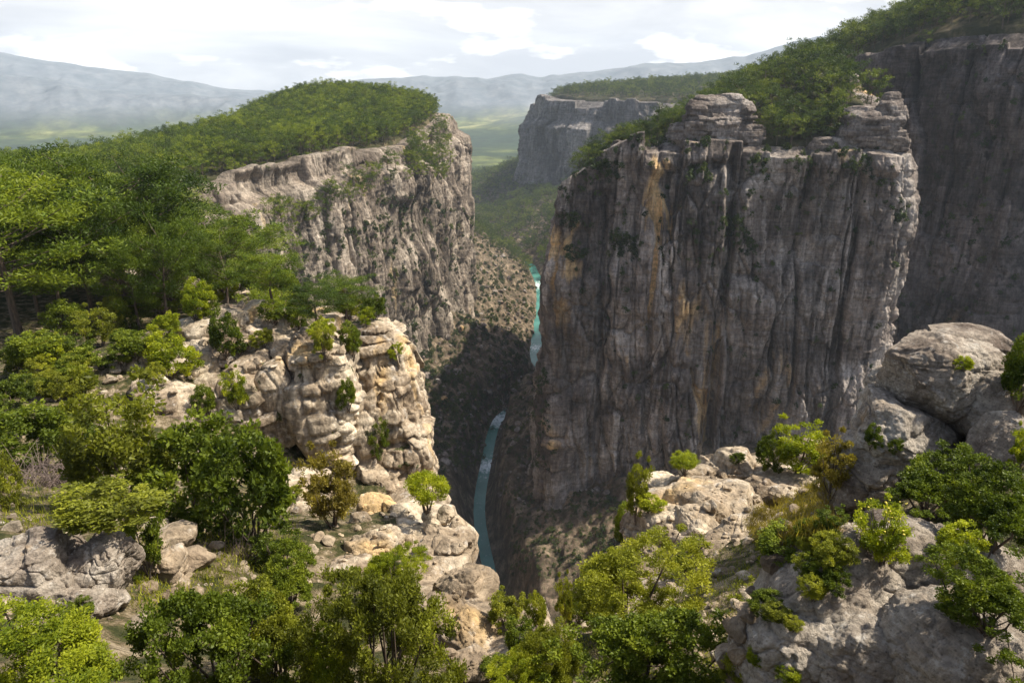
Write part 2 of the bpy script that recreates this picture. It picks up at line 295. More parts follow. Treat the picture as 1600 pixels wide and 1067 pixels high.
RIVC = catmull(RIVER, 4)
def river_w(y): return np.interp(y, [300, 450, 650, 750, 1000, 1180, 1400], [3.0, 3.8, 4.2, 8, 10.5, 8.5, 5.5])
def floor_h(x, y):
    dr = segdist(x, y, RIVC, False); hw = river_w(y)
    gorge = 1-sst(700, 820, y)
    h = -300.8+sst(hw*.8, hw+2, dr)*2.5
    e = np.maximum(dr-hw-1, 0)
    h = h+gorge*(34*sst(0, 15, e)+.52*np.maximum(e-10, 0))+(1-gorge)*(.68*np.minimum(e, 95)+.30*np.maximum(e-95, 0))
    n = fbm(x/45, y/45, None, 5, 11, .55); h = h+n*sst(4, 50, dr)*13+np.abs(fbm(x/17, y/17, None, 4, 12))*sst(4, 20, dr)*11
    side = sst(1350, 1700, y)                       # apron under the distant cliff
    h2 = -299+np.maximum(dr-16, 0)*.36+fbm(x/90, y/90, None, 5, 21, .55)*26*sst(10, 120, dr)
    h = h*(1-side)+h2*side
    h = np.minimum(h, -195+12*fbm(x/60, y/60, None, 3, 5)+40*side)
    return h
def plain_h(x, y):
    r = np.hypot(x, y)
    h = -292+14*fbm(x/900, y/900, None, 4, 31)+sst(3500, 9000, r)*60*fbm(x/2500+3, y/2500, None, 4, 33)
    # wooded hills left and ahead
    h = h+60*np.exp(-(((x+2300)/1500)**2+((y-3200)/700)**2))+60*np.exp(-(((x+4200)/2000)**2+((y-4800)/700)**2))+70*np.exp(-(((x+1900)/900)**2+((y-1500)/500)**2))
    h = h+ (180+50*fbm(x/500, y/500, None, 4, 35))*np.exp(-(((x-1500)/1700)**2+((y-6000)/700)**2))+ 170*np.exp(-(((x-900)/900)**2+((y-6200)/500)**2))
    # mountain ranges
    az = x/np.maximum(y, 1); ppx = 800+az*F*CP*1.02
    top_far = np.interp(ppx, [-300,0,60,150,300,400,480,600,700,850,1000,1130,1230,1330,1400,1500,1900], [92,82,82,100,124,142,149,126,120,118,103,94,60,50,38,30,30])
    top_mid = np.interp(ppx, [-300,0,60,130,200,300,400,500], [110,104,114,126,138,147,154,164])+3.5*noise(ppx/38, ppx*0, None, 9)+1.5*noise(ppx/13, ppx*0, None, 10)
    top_far = top_far+3*noise(ppx/45, ppx*0, None, 7)+1.6*noise(ppx/15, ppx*0, None, 8)
    ang = np.tan(np.arctan((533.5-top_far)/F)-PITCH); ang2 = np.tan(np.arctan((533.5-top_mid)/F)-PITCH)
    rug = fbm(x/700, y/700, None, 6, 41, .55); rdg = 1-np.abs(fbm(x/900, y/1300, None, 5, 43, .5))*2.2
    h = h+sst(6200, 8600, y)*(ang*8600+292)+sst(6300, 8200, y)*(rug*60+(rdg-.5)*90)*(1-.75*sst(7900, 8600, y))
    b2 = np.exp(-((y-6000)/900)**2)*(ppx < 560); h = np.maximum(h, -300+b2*(ang2*6000+300)+b2*(fbm(x/300, y/420, None, 6, 47, .6)*60+(rdg-.6)*60)*np.minimum(1, .25+np.abs(y-6000)/500))
    return h
def terrain(x, y):
    r = np.hypot(x, y); f = floor_h(x, y); pl = plain_h(x, y); k = sst(2300, 3300, r); kl = sst(-700, -1000, x-y*.0)
    dl = segdist(x, y, POLY_L, True); db = segdist(x, y, POLY_B, True); dc = segdist(x, y, POLY_C, True)
    base = f*(1-k)+pl*k
    behind = sst(0, 120, -x-330+ (y-1000)*.15)*sst(600, 900, y)      # plain west of the left mesa
    base = base*(1-behind)+pl*behind
    west = sst(-500, -900, x); base = base*(1-west)+pl*west
    hn = H_near(x, y); hl = H_left(x, y); kn = sst(95, 150, r)
    n1 = fbm(x/40, y/40, None, 4, 51); n2 = fbm(x/4, y/4, None, 4, 52)
    hp = hn*(1-kn)+hl*kn+n1*3*kn+n2*.45*(1-kn)+.35*np.abs(fbm(x/1.3, y/1.3, None, 3, 53))*(1-kn)
    ms = np.where(kn > .5, 1, 0)
    in0 = np.interp(r, [20, 60, 150, 400], [.0, .5, 3, 6]); wd = np.interp(r, [20, 60, 150, 400], [2.5, 4, 8, 10])
    ml = sst(0, 1, (dl-in0)/wd)
    # western far edge of the plateau rolls down gently
    roll = np.maximum(0, sst(0, 1, (dl)/260)); ml = np.where((x < -330) | (y > 1180), roll, ml)
    hr = H_right(x, y)+4*fbm(x/60, y/60, None, 4, 61)
    mb = sst(0, 1, (db-6)/9); mc = sst(0, 1, (dc-np.where(y > 1200, 15, 6))/np.where(y > 1200, 25, 10))
    mc = mc*(1-sst(2400, 3600, y)*.0)
    h = base+(hp-base)*ml
    h = np.maximum(h, base+(hr-base)*np.maximum(mb, mc))
    return h, ml, np.maximum(mb, mc), k
if 0:
    print('DBG', [(px, Y, round(float(terrain(np.array([(px-800)/F*Y*.95]), np.array([float(Y)]))[0][0]))) for px in (0, 100, 200, 300, 380, 500, 600) for Y in (300, 450, 600, 800, 1000, 1200)])
# ------------------------------------------------------------------ ground sheet (polar grid, finest where the picture needs it)
def make_terrain():
    a = np.radians(np.linspace(-56, 56, 1150))
    kr = np.array([3.0, 20, 100, 350, 600, 1400, 2500, 5500, 10200]); dens = np.array([95, 120, 110, 150, 330, 170, 130, 130])  # rows per band
    rr = [np.exp(np.linspace(math.log(kr[i]), math.log(kr[i+1]), dens[i], endpoint=False)) for i in range(len(dens))]; rr = np.concatenate(rr+[[10200.]])
    A, R = np.meshgrid(a, rr, indexing='ij'); x = (R*np.sin(A)).ravel(); y = (R*np.cos(A)).ravel()
    h, ml, mr, k = terrain(x, y)
    r = R.ravel(); ctr = np.hypot(x, y)
    near = (1-sst(110, 170, r))*ml
    pl = np.clip(k*(1-mr)+sst(-500, -900, x)*(1-ml), 0, 1); pl = np.maximum(pl, sst(0, 120, -x-330+(y-1000)*.15)*sst(600, 900, y)*(1-ml))
    fo = np.clip(ml+mr+sst(1450, 1700, y)*.55, 0, 1)
    o = mesh('terrain', np.stack([x, y, h], 1), gridfaces(len(a), len(rr))[:, ::-1], M['ground'], attr={'near': near, 'plain': pl, 'forest': fo})
    tag(o, kind='structure'); return o
make_terrain()
# river
def water_mat():
    m, N, L = newmat('river_water'); ge = nn(N, 'ShaderNodeNewGeometry'); P = ge.outputs['Position']
    s = tex(N, L, P, .35, 6, .7, (1, .5, 1)); fo = attr_(N, 'foam'); ad = nn(N, 'ShaderNodeMath', operation='ADD'); L.new(s, ad.inputs[0]); L.new(fo, ad.inputs[1])
    f = ramp(N, L, ad.outputs[0], [(.62, g(0)), (.85, g(1))])
    b0 = tex(N, L, P, .03, 4, .5); c0 = ramp(N, L, b0, [(.35, (.03, .14, .11)), (.65, (.075, .235, .19))]); c = mix(N, L, f, c0, (.75, .82, .8))
    b = nn(N, 'ShaderNodeBsdfPrincipled'); L.new(c, b.inputs[0]); b.inputs['Roughness'].default_value = .25; b.inputs['IOR'].default_value = 1.33
    bu = nn(N, 'ShaderNodeBump'); bu.inputs['Distance'].default_value = .6; bu.inputs['Strength'].default_value = .5; L.new(s, bu.inputs['Height']); L.new(bu.outputs[0], b.inputs['Normal'])
    o = nn(N, 'ShaderNodeOutputMaterial'); L.new(b.outputs[0], o.inputs[0]); return m
rc = catmull(RIVER, 24); tg = np.gradient(rc, axis=0); tg /= np.linalg.norm(tg, axis=1)[:, None]; nr = np.stack([tg[:, 1], -tg[:, 0]], 1)
cr = np.linspace(-1, 1, 13); wv = river_w(rc[:, 1])+3
PX = rc[:, None, :]+nr[:, None, :]*(cr[None, :, None]*wv[:, None, None])
yy = PX[..., 1]; foam = sum(a*np.exp(-((yy-c)/s)**2) for c, s, a in ((655, 18, .36), (560, 14, .34), (1190, 35, .28), (870, 18, .22)))
V = np.concatenate([PX, np.full(PX.shape[:2]+(1,), -299.6)], -1).reshape(-1, 3)
tag(mesh('river', V, gridfaces(len(rc), 13), water_mat(), attr={'foam': foam}), kind='structure')

# ------------------------------------------------------------------ cliffs
def curtain(name, path, prof, zt, mat, ds, dz, cols, seed, zbase=None, closed=False, sub=12, cap=22, strata=(6, .5), fine=1.0, big=(60, 8), rimj=1.5, moss=.0, slit=None, vst=1.0):
    """cliff wall hung from a plan path. prof: [(outward offset, drop below rim)], cols: [(width, depth, groove)]"""
    p = catmull(path, sub, closed); 
    if closed: p = np.vstack([p, p[:1]])
    seg = np.linalg.norm(np.diff(p, axis=0), axis=1); s0 = np.concatenate([[0], np.cumsum(seg)]); Ls = s0[-1]; n = int(Ls/ds)
    s = np.linspace(0, Ls, n, endpoint=not closed); x = np.interp(s, s0, p[:, 0]); y = np.interp(s, s0, p[:, 1])
    k = max(2, int(np.mean([c[0] for c in cols])*.8/ds)); ker = np.hanning(2*k+3)[1:-1]; ker /= ker.sum()
    def sm(a):
        q = np.concatenate([a[-k:], a, a[:k]]) if closed else np.concatenate([a[:1]-(a[1]-a[0])*np.arange(k, 0, -1), a, a[-1:]+(a[-1]-a[-2])*np.arange(1, k+1)]); return np.convolve(q, ker, 'valid')
    tx, ty = np.gradient(sm(x)), np.gradient(sm(y)); l = np.hypot(tx, ty)+1e-9; nx, ny = ty/l, -tx/l
    nx, ny = sm(nx), sm(ny); l = np.hypot(nx, ny); nx /= l; ny /= l      # outward is to the right of the path direction
    pr = np.array(prof, float); pl_ = np.concatenate([[0], np.cumsum(np.hypot(*np.diff(pr, axis=0).T))]); m = int(pl_[-1]/dz)
    tt = np.linspace(0, pl_[-1], m); off = np.interp(tt, pl_, pr[:, 0]); dep = np.interp(tt, pl_, pr[:, 1])
    w0 = cols[0][0]; Sg, Dp = np.meshgrid(s, dep, indexing='ij'); Og = np.broadcast_to(off, Sg.shape)
    ztop = zt(x, y); Z = ztop[:, None]-Dp
    X0 = x[:, None]; Y0 = y[:, None]
    per = Ls if closed else None
    ws = Sg+w0*.16*noise(Sg/(w0*1.1), Z/(w0*2.6), None, seed)+w0*.06*noise(Sg/(w0*.3), Z/(w0*.7), None, seed+1)
    TONE = np.zeros(Sg.shape); D = big[1]*fbm(Sg/big[0], Z/(big[0]*3), None, 3, seed+2); jump = 0
    for q, (wd, de, gr) in enumerate(cols):
        cid, ed = cells(ws/wd+q*7.7, seed+10+q)
        hid = hsh(cid.astype(np.int64), (cid*0).astype(np.int64), (cid*0).astype(np.int64), seed+25+q)
        keep = sst(-.05, .35, noise(Sg/(wd*2.2)+31, Z/(wd*3.2), None, seed+24+q)) if q else np.where(hid > .45, 1.0, .25)*(.5+.5*sst(-.4, .2, noise(Sg/wd+3, Z/(wd*1.8), None, seed+24)))
        D = D+(de*.75*noise(cid*3.7, Z/(wd*4.5), None, seed+20+q) if q == 0 else 0)+gr*keep*(1-np.exp(-(ed/.06)**1.2))-gr*.6*keep
        wu = Sg+wd*.22*noise(Sg/(wd*1.6), Z/(wd*1.4), None, seed+90+q)+wd*.07*noise(Sg/(wd*.3), Z/(wd*.4), None, seed+91+q); wv_ = Z+wd*.5*noise(Sg/(wd*.9), Z/(wd*2), None, seed+92+q)
        for lv, (fu, fv, am) in enumerate(((1.05, 2.9, 1.0), (.52, 1.15, .45))):
            h_, e_, du, dv = vor2(wu/(wd*fu)+q*3.3, wv_/(wd*fv*vst)+lv*9.1, seed+95+q*3+lv)
            TONE = TONE+(h_-.5)*(.9, .7, .4)[q]*(1, .6)[lv]
            tl = hsh(ii(h_*9999), ii(h_*777), ii(h_*0), 5)-.5; tl2 = hsh(ii(h_*7777), ii(h_*555), ii(h_*0), 6)-.5
            D = D+am*de*(1.5*(h_-.5)+1.7*tl*du+1.1*tl2*dv)+am*(gr*.55+.1)*(1-np.exp(-(e_/.05)**1.2))*sst(-.5, .3, noise(Sg/(wd*1.5), Z/(wd*2.2)+8, None, seed+99+q))
        if q < 2:
            c0, _ = cells((s+w0*.16*noise(s/(w0*1.1), (ztop)/(w0*2.6), None, seed)+w0*.06*noise(s/(w0*.3), ztop/(w0*.7), None, seed+1))/wd+q*7.7, seed+10+q)
            jump = jump+rimj*wd*.22*(hsh(c0.astype(np.int64), (c0*0).astype(np.int64), (c0*0).astype(np.int64), seed+30+q)-.6)
    if slit:
        for (a_, w_, d_, z0_, z1_) in slit: D = D-d_*np.exp(-((Sg-a_-w_*noise(Z/40, Z*0, None, seed+77))/w_)**4)*sst(z0_-12, z0_, -Z)*(1-sst(z1_, z1_+12, -Z))
    bh, ba = strata; wz = Z+bh*.5*noise(Sg/(bh*5), Z/(bh*2), None, seed+40); bid, be = cells(wz/bh, seed+41, .8)
    reg = .5+.5*noise(Sg/(bh*7), Z/(bh*6), None, seed+44)
    D = D+ba*(noise(bid*2.3, Sg/(bh*4), None, seed+42)+(1-np.exp(-be/.1))*.9*(.35+reg))
    b2, e2 = cells(wz/(bh*.31)+3, seed+45, .8); D = D+ba*.35*reg*(noise(b2*2.3, Sg/(bh*1.6), None, seed+46)+(1-np.exp(-e2/.12)))
    D = D+fine*fbm(Sg/(w0*.12), Z/(w0*.12), None, 4, seed+50, .6)
    D = D-D.mean()
    tw = sst(0, w0*.35, Dp+.001)
    D = D*(.35+.65*tw)
    jg = np.broadcast_to(jump[:, None], D.shape)*(1-sst(0, w0*.7, Dp)) if np.ndim(jump) else 0
    Zt = Z+jg
    X = X0+nx[:, None]*(Og+D); Y = Y0+ny[:, None]*(Og+D)
    # rounded cap running back onto the plateau
    ci = np.array([.02, .06, .13, .25, .42, .65, 1.0])*cap; cd = np.array([.012, .022, .03, .035, .02, -.06, -.25])*cap
    X1 = X[:, :1]-nx[:, None]*ci[None]; Y1 = Y[:, :1]-ny[:, None]*ci[None]
    Z1 = Zt[:, :1]+cd[None]*1.0+cap*.03*fbm(X1/(w0*.3), Y1/(w0*.3), None, 3, seed+60)
    zz = zt(X1, Y1); Z1 = Z1*(1-sst(.1, .8, ci/cap))[None]+(zz+cd[None]+.1)*sst(.1, .8, ci/cap)[None]
    XX = np.concatenate([X1[:, ::-1], X], 1); YY = np.concatenate([Y1[:, ::-1], Y], 1); ZZ = np.concatenate([Z1[:, ::-1], Zt], 1)
    mo = moss*sst(0, 1, 1-np.concatenate([Dp[:, :1]*0+ci[None]*0, Dp], 1)/ (w0*2.5))*.5+moss*1.1*(fbm(XX/14+3, YY/14, ZZ/22, 4, seed+70))
    o = mesh(name, np.stack([XX, YY, ZZ], -1).reshape(-1, 3), gridfaces(XX.shape[0], XX.shape[1], closed), mat, attr={'moss': mo, 'tone': np.concatenate([np.zeros(X1.shape), TONE], 1)})
    tag(o, kind='structure'); return o
def zL(x, y):
    r = np.hypot(x, y); kn = sst(95, 150, r); return H_near(x, y)*(1-kn)+H_left(x, y)*kn
def rev(p): return p[::-1]

curtain('mesa_cliff', RIM_A, [(0, 0), (1.5, 14), (12, 20), (14, 32), (15, 80), (17, 140), (22, 232)], zL, M['rock_a'], .75, .85, [(24, 2.0, 10), (8, .6, 4.2), (3.4, .15, .9)], 3, strata=(8, .4), moss=.45, fine=.6, big=(110, 9), vst=2.4)
curtain('canyon_cliff', [(70,800),(55,650),(38,520),(28,432),(42,423),(69,420),(105,412),(140,406),(175,403),(209,401),(223,436),(227,520),(230,700)], [(0, 0), (1, 30), (4, 110), (10, 225)], H_right, M['rock_b'], .55, .62, [(30, 3.2, 10), (10, 1.3, 3.4), (3.4, .5, .9)], 7, strata=(9, .6), moss=.3, fine=.8, big=(75, 4), rimj=1.6, vst=1.5, slit=[(473, 2.6, 10, 28, 270), (434, 1.8, 5, 50, 190), (541, 1.8, 5, 40, 270), (404, 1.5, 4, 60, 270)])
curtain('shadowed_cliff', [(150,800),(180,660),(230,590),(270,532),(305,488),(322,470),(345,490),(375,500),(400,470),(420,420),(480,350)], [(0, 0), (2, 30), (8, 120), (22, 260)], H_right, M['rock_c'], .9, .9, [(34, 4, 10), (12, 1.5, 3.2), (4, .5, .9)], 13, strata=(10, .7), moss=.2, fine=1.0, big=(90, 9))
curtain('distant_cliff', [(350,2900),(70,2200),(75,2000),(130,1900),(250,1800),(400,1750),(540,1600),(480,1450),(400,1250),(300,1050)], [(0, 0), (4, 45), (26, 62), (34, 150), (50, 220)], H_right, M['rock_d'], 2.6, 2.2, [(70, 9, 15), (24, 4, 6), (9, 1.4, 2)], 17, strata=(22, 1.8), moss=.3, fine=2.5, big=(200, 16), cap=50)
curtain('near_rim_cliff', RIM_N, [(0, 0), (.3, 6), (.8, 20), (1.6, 60), (5, 150), (12, 262)], zL, M['rock_e'], .40, .50, [(5.0, 1.2, 1.0), (2.0, .5, .4)], 23, strata=(1.6, .2), moss=.3, fine=.3, big=(16, .8), cap=6.0)
print('curtains', time.time()-T0)

# ------------------------------------------------------------------ rocks
import bmesh
ICO = {}
def ico(k):
    if k not in ICO:
        b = bmesh.new(); bmesh.ops.create_icosphere(b, subdivisions=k, radius=1); b.verts.index_update()
        ICO[k] = (np.array([v.co[:] for v in b.verts]), np.array([[v.index for v in f.verts] for f in b.faces])); b.free()
    return ICO[k]
def rotm(rx, ry, rz):
    a, b, c = map(math.radians, (rx, ry, rz)); X = np.array([[1,0,0],[0,math.cos(a),-math.sin(a)],[0,math.sin(a),math.cos(a)]])
    Y = np.array([[math.cos(b),0,math.sin(b)],[0,1,0],[-math.sin(b),0,math.cos(b)]]); Z = np.array([[math.cos(c),-math.sin(c),0],[math.sin(c),math.cos(c),0],[0,0,1]])
    return Z@Y@X
def rock_verts(h, rot, seed, n=3.2, k=5, bed=.3, ba=.10, crack=0, lump=.16, rough=.03, vgroove=0, chis=13):
    """weathered block: rounded box, lumps, bedding ledges (horizontal before the tilt), cracks. h = half sizes in metres"""
    v, f = ico(k); h = np.array(h, float); u = v/(np.abs(v)**n).sum(1, keepdims=True)**(1/n); p = u*h; s = h.mean(); off = seed*13.7
    rc_ = np.random.default_rng(seed)
    for _ in range(chis):
        m_ = rc_.normal(size=3); m_ /= np.linalg.norm(m_); sup = (p@m_).max(); e_ = p@m_-sup*rc_.uniform(.60, .90); p = p-np.maximum(e_, 0)[:, None]*m_*.97
    p = p*(h*1.04/np.abs(p).max(0))
    N_ = u/h; N_ /= np.linalg.norm(N_, axis=1, keepdims=True); q = p/s+off
    d = lump*s*fbm(q[:, 0]*1.1, q[:, 1]*1.1, q[:, 2]*1.1, 3, seed)
    if ba:
        b_ = bed*h[2]*2; wz = p[:, 2]+.30*b_*noise(p[:, 0]/(b_*2.5)+off, p[:, 1]/(b_*2.5), p[:, 2]/b_, seed+3); bid, be = cells(wz/b_+off, seed+4, .9)
        jw = max(b_*2.1, s*.45); ax = (p[:, 0]*.9+p[:, 1]*.6)+bid*jw*.41+.22*jw*noise(p[:, 0]/jw, p[:, 1]/jw+off, p[:, 2]/b_, seed+14); jid, je = cells(ax/jw+off, seed+15, .8)
        hv = hsh(bid.astype(np.int64), jid.astype(np.int64), (jid*0).astype(np.int64), seed+16); side = 1-.55*np.abs(N_[:, 2])
        d = d+ba*s*(1.5*(hv-.5)+1.25*(1-np.exp(-(be/.055)**1.1))*(.3+1.1*hsh(bid.astype(np.int64), (bid*0).astype(np.int64), (bid*0+9).astype(np.int64), seed+21))+.6*noise(bid*2.3, p[:, 0]/(s*1.2), p[:, 1]/(s*1.2), seed+5))*side+ba*s*.9*(1-np.exp(-(je/.03)**1.1))*(hv > .35)
        b2, e2 = cells(wz/(b_*.34)+off, seed+17, .9); d = d+ba*s*.28*(1-np.exp(-e2/.12))*side*(.5+.8*noise(q[:, 0]*2, q[:, 1]*2, q[:, 2]*2, seed+18))
    if vgroove:
        a = np.arctan2(p[:, 1], p[:, 0])*h[:2].mean(); w = vgroove; cid, ed = cells((a+.3*w*noise(a/w, p[:, 2]/(w*2), None, seed+8))/w, seed+9); d = d+.28*w*(1-np.exp(-ed/.12))*(1-N_[:, 2]**2)
    if crack:
        cs, cdp = crack; wn = [.45*fbm(q[:, 0]*2+w_*9, q[:, 1]*2, q[:, 2]*2, 3, seed+6+w_*20) for w_ in range(3)]; vid, e = vor3(q[:, 0]*cs+wn[0], q[:, 1]*cs+wn[1], q[:, 2]*cs*1.3+wn[2], seed+7); d = d+s*cdp*((1-np.exp(-(e/.045)**1.2))-.8+1.3*(vid-.5))
    d = d+rough*s*(fbm(q[:, 0]*7, q[:, 1]*7, q[:, 2]*7, 4, seed+12, .6)+1.6*np.abs(fbm(q[:, 0]*2.6, q[:, 1]*2.6, q[:, 2]*2.6, 4, seed+13, .55)))
    p = p+N_*d[:, None]; return p@rotm(*rot).T, f
def P_(px, py, Y): return at(px, py, Y)
def mpp(px, py, Y):
    p = at(px, py, Y); return (p[1]*CP-p[2]*SP)/F
_rs = [100]
def piece(px, py, Y, w, h, dm=None, rot=(0, 0, 0), **kw):
    """block whose middle sits at that point, w x h in image units turned into metres there"""
    _rs[0] += 1; c = at(px, py, Y); m = mpp(px, py, Y); hx = w*m/2; hz = h*m/2; hy = dm/2 if dm else (hx+hz)/2
    v, f = rock_verts((hx, hy, hz), rot, _rs[0], **kw); return v+c, f
def outcrop(name, mat, pieces, moss=.25):
    V = []; Fs = []; o = 0
    for v, f in pieces: V.append(v); Fs.append(f+o); o += len(v)
    V = np.concatenate(V); Fs = np.concatenate(Fs); mo = moss*(.4+fbm(V[:, 0]/1.5, V[:, 1]/1.5, V[:, 2]/1.5, 3, 9))
    ob = mesh(name, V, Fs, mat, attr={'moss': mo}); return tag(ob, kind='structure')
def boulder(px, py, Y, w, h, label, group=None, mat='rock_e', dm=None, rot=(0, 0, 0), cat='boulder', name='boulder', **kw):
    v, f = piece(px, py, Y, w, h, dm, rot, **kw); c = at(px, py, Y); c[2] = v[:, 2].min()+.02; v = v-c
    mo = .12*fbm(v[:, 0]/.8, v[:, 1]/.8, v[:, 2]/.8, 3, 9)
    ob = mesh(name, v, f, M[mat], attr={'moss': mo}, loc=c); return tag(ob, label, cat, group)
pc = piece
def path_wall(name, pts, drop, mat, ds, dz, cols, seed, **kw):
    W = np.array([at(*p) for p in pts])
    def zt(x, y):
        x = np.asarray(x, float); d = [1/(((x-w_[0])**2+(np.asarray(y)-w_[1])**2)**2+.5) for w_ in W]; return sum(a*w_[2] for a, w_ in zip(d, W))/sum(d)
    return curtain(name, W[:, :2], [(0, 0), (.2, drop*.3), (.7, drop*.6), (1.6, drop)], zt, mat, ds, dz, cols, seed, **kw)
path_wall('ridge_wall', [(20,640,55),(90,612,57),(150,605,59),(215,600,60.5),(275,585,63),(330,590,63),(385,580,61.5),(425,565,63),(450,590,66),(475,545,64.5),(500,530,62.5),(528,540,62.5),(545,580,66),(565,560,65.5),(590,520,68),(612,520,66.5),(628,560,66),(640,560,72)], 15, M['rock_e'], .09, .10, [(4.6, .9, 2.0), (2.1, .35, .30), (.7, .12, .1)], 83, strata=(1.3, .30), moss=.35, fine=.14, big=(12, 1.6), cap=4, sub=10, rimj=1.3)
E = [
 pc(255,645,60,165,100,7,(0,4,0),n=3,k=6,bed=.22,ba=0.17,lump=.10,rough=.03), pc(300,690,57,120,60,5,(0,8,0),n=2.6,bed=.3,ba=0.17), pc(215,600,62,90,50,5,(0,5,0),bed=.3,ba=0.17),
 pc(115,605,60,130,55,5,(0,6,0),bed=.3,ba=0.17), pc(90,645,56,110,50,4,(0,10,0),bed=.3,ba=0.17), pc(150,650,57,70,60,4,(0,12,5),bed=.3,ba=0.17), pc(60,590,62,70,40,4,(0,0,0),bed=.3,ba=0.17),
 pc(240,575,64,60,55,4,(0,0,0),bed=.25,ba=0.17), pc(330,530,70,85,55,5,(0,0,10),n=4,bed=.3,ba=0.17), pc(355,502,72,100,40,5,(0,-4,0),bed=.4,ba=0.17), pc(405,492,73,40,36,3,(0,0,0),bed=.4,ba=0.17), pc(440,515,72,60,50,4,(0,20,0),bed=.35,ba=0.17),
 pc(300,570,66,90,60,5,(0,5,0),bed=.3,ba=0.17), pc(330,605,64,80,50,4,(0,0,0),bed=.3,ba=0.17), pc(385,645,62,115,100,6,(0,-6,0),n=2.8,k=6,bed=.16,ba=0.15,lump=.1), pc(400,590,64,90,60,5,(0,12,0),n=3,k=6,bed=.25,ba=0.17), pc(370,560,68,90,60,5,(0,10,0),bed=.3,ba=0.17),
 pc(437,630,62.5,40,130,3.5,(0,-8,10),n=2.6,k=6,bed=.2,ba=0.10,vgroove=1.0), pc(455,570,66,70,80,4,(0,20,0),n=2.6,bed=.3,ba=0.14), pc(420,545,69,70,60,4,(0,20,0),bed=.3,ba=0.17),
 pc(500,630,63,80,210,5,(0,-9,12),n=2.8,k=6,bed=.10,ba=0.10,lump=.12,vgroove=1.8), pc(485,560,65,80,80,4.5,(0,18,10),n=2.8,k=6,bed=.25,ba=0.14), pc(520,570,64,50,90,4,(0,-12,0),n=2.8,bed=.2,ba=0.14),
 
 pc(515,520,73,50,40,4,(0,10,0),bed=.35,ba=0.17), pc(549,555,68,30,70,2.5,(0,-6,0),n=2.6,k=5,bed=.14,ba=0.17), pc(552,610,66.5,44,110,3.2,(0,-6,0),n=2.8,k=6,bed=.11,ba=0.17,vgroove=1.2), pc(565,700,64.5,70,180,4,(0,-4,0),n=3,k=6,bed=.09,ba=0.10,vgroove=1.6),
 pc(590,560,70,40,110,3,(0,-7,0),n=2.7,k=6,bed=.12,ba=0.17,vgroove=1.2), pc(605,600,68,42,150,3.2,(0,-7,0),n=2.8,k=6,bed=.09,ba=0.17,vgroove=1.3), pc(624,665,66,56,150,3.6,(0,-8,0),n=2.8,k=6,bed=.09,ba=0.15,vgroove=1.2), pc(640,720,64.5,56,130,3.4,(0,-5,0),n=2.8,k=6,bed=.1,ba=0.14,vgroove=1.2), pc(655,735,64,28,80,2.4,(0,-4,0),n=2.6,bed=.15,ba=0.14),
 pc(600,760,63,90,120,5,(0,0,0),n=3,k=6,bed=.12,ba=0.10,vgroove=1.5), pc(585,520,76,70,30,4,(0,0,0),bed=.3,ba=0.17), pc(540,520,77,50,36,4,(0,12,0),bed=.3,ba=0.17),
]
outcrop('rock_ridge', M['rock_e'], E, .5)
SH = [
 pc(650,900,31,110,120,4,(0,0,0),n=2.8,k=6,bed=.2,ba=.08,crack=(.8,.05)), pc(620,850,33,90,60,3,(-10,12,8),n=3,k=6,bed=.4,ba=.10,crack=(1,.06)), pc(572,870,30,110,60,3,(-10,-14,20),n=3,k=6,bed=.4,ba=.10,crack=(1,.07)), pc(540,905,27,90,60,2.4,(-10,-8,0),bed=.4,ba=.10,crack=(1.2,.07)),
 pc(700,870,29,70,110,2.4,(0,0,0),n=2.8,k=6,bed=.2,ba=.12,crack=(1.2,.08)), pc(722,930,24,74,100,2.2,(0,-6,0),n=2.7,k=6,bed=.2,ba=.12,crack=(1.2,.08)), pc(738,1000,19.6,80,100,2,(0,0,0),n=2.6,k=6,bed=.3,ba=.10,crack=(1.3,.09)), pc(745,1062,16.6,90,90,2,(0,0,0),n=2.6,k=6,bed=.3,ba=.10,crack=(1.3,.09)),
 pc(690,985,20,80,100,2.0,(0,0,0),n=2.6,k=6,bed=.3,ba=.1,crack=(1.2,.08)), pc(490,770,50,90,60,4,(0,20,0),bed=.3,ba=.1,crack=(1,.06)), pc(450,775,47,90,50,3,(0,26,0),n=3,bed=.4,ba=.1,crack=(1,.06)),
 pc(255,905,22,60,90,1.6,(0,0,0),k=6,bed=.25,ba=.1,crack=(1.3,.08)),
]
outcrop('rock_ledge', M['rock_e'], SH, .1)
LB = [pc(60,895,19,190,130,2.6,(-6,4,0),n=2.6,k=7,bed=.45,ba=.05,lump=.2,crack=(1.0,.07),rough=.05), pc(165,885,19.5,110,110,2,(0,0,20),n=2.4,k=7,bed=.4,ba=.06,lump=.22,crack=(1.7,.10),rough=.05), pc(120,935,18.6,140,80,2,(0,0,0),n=2.4,k=6,bed=.4,ba=.06,crack=(1.4,.09)), pc(20,950,18,120,90,2,(0,0,0),n=2.4,k=6,bed=.4,ba=.06,crack=(1.2,.08))]
outcrop('rock_mass', M['rock_f'], LB, .0)
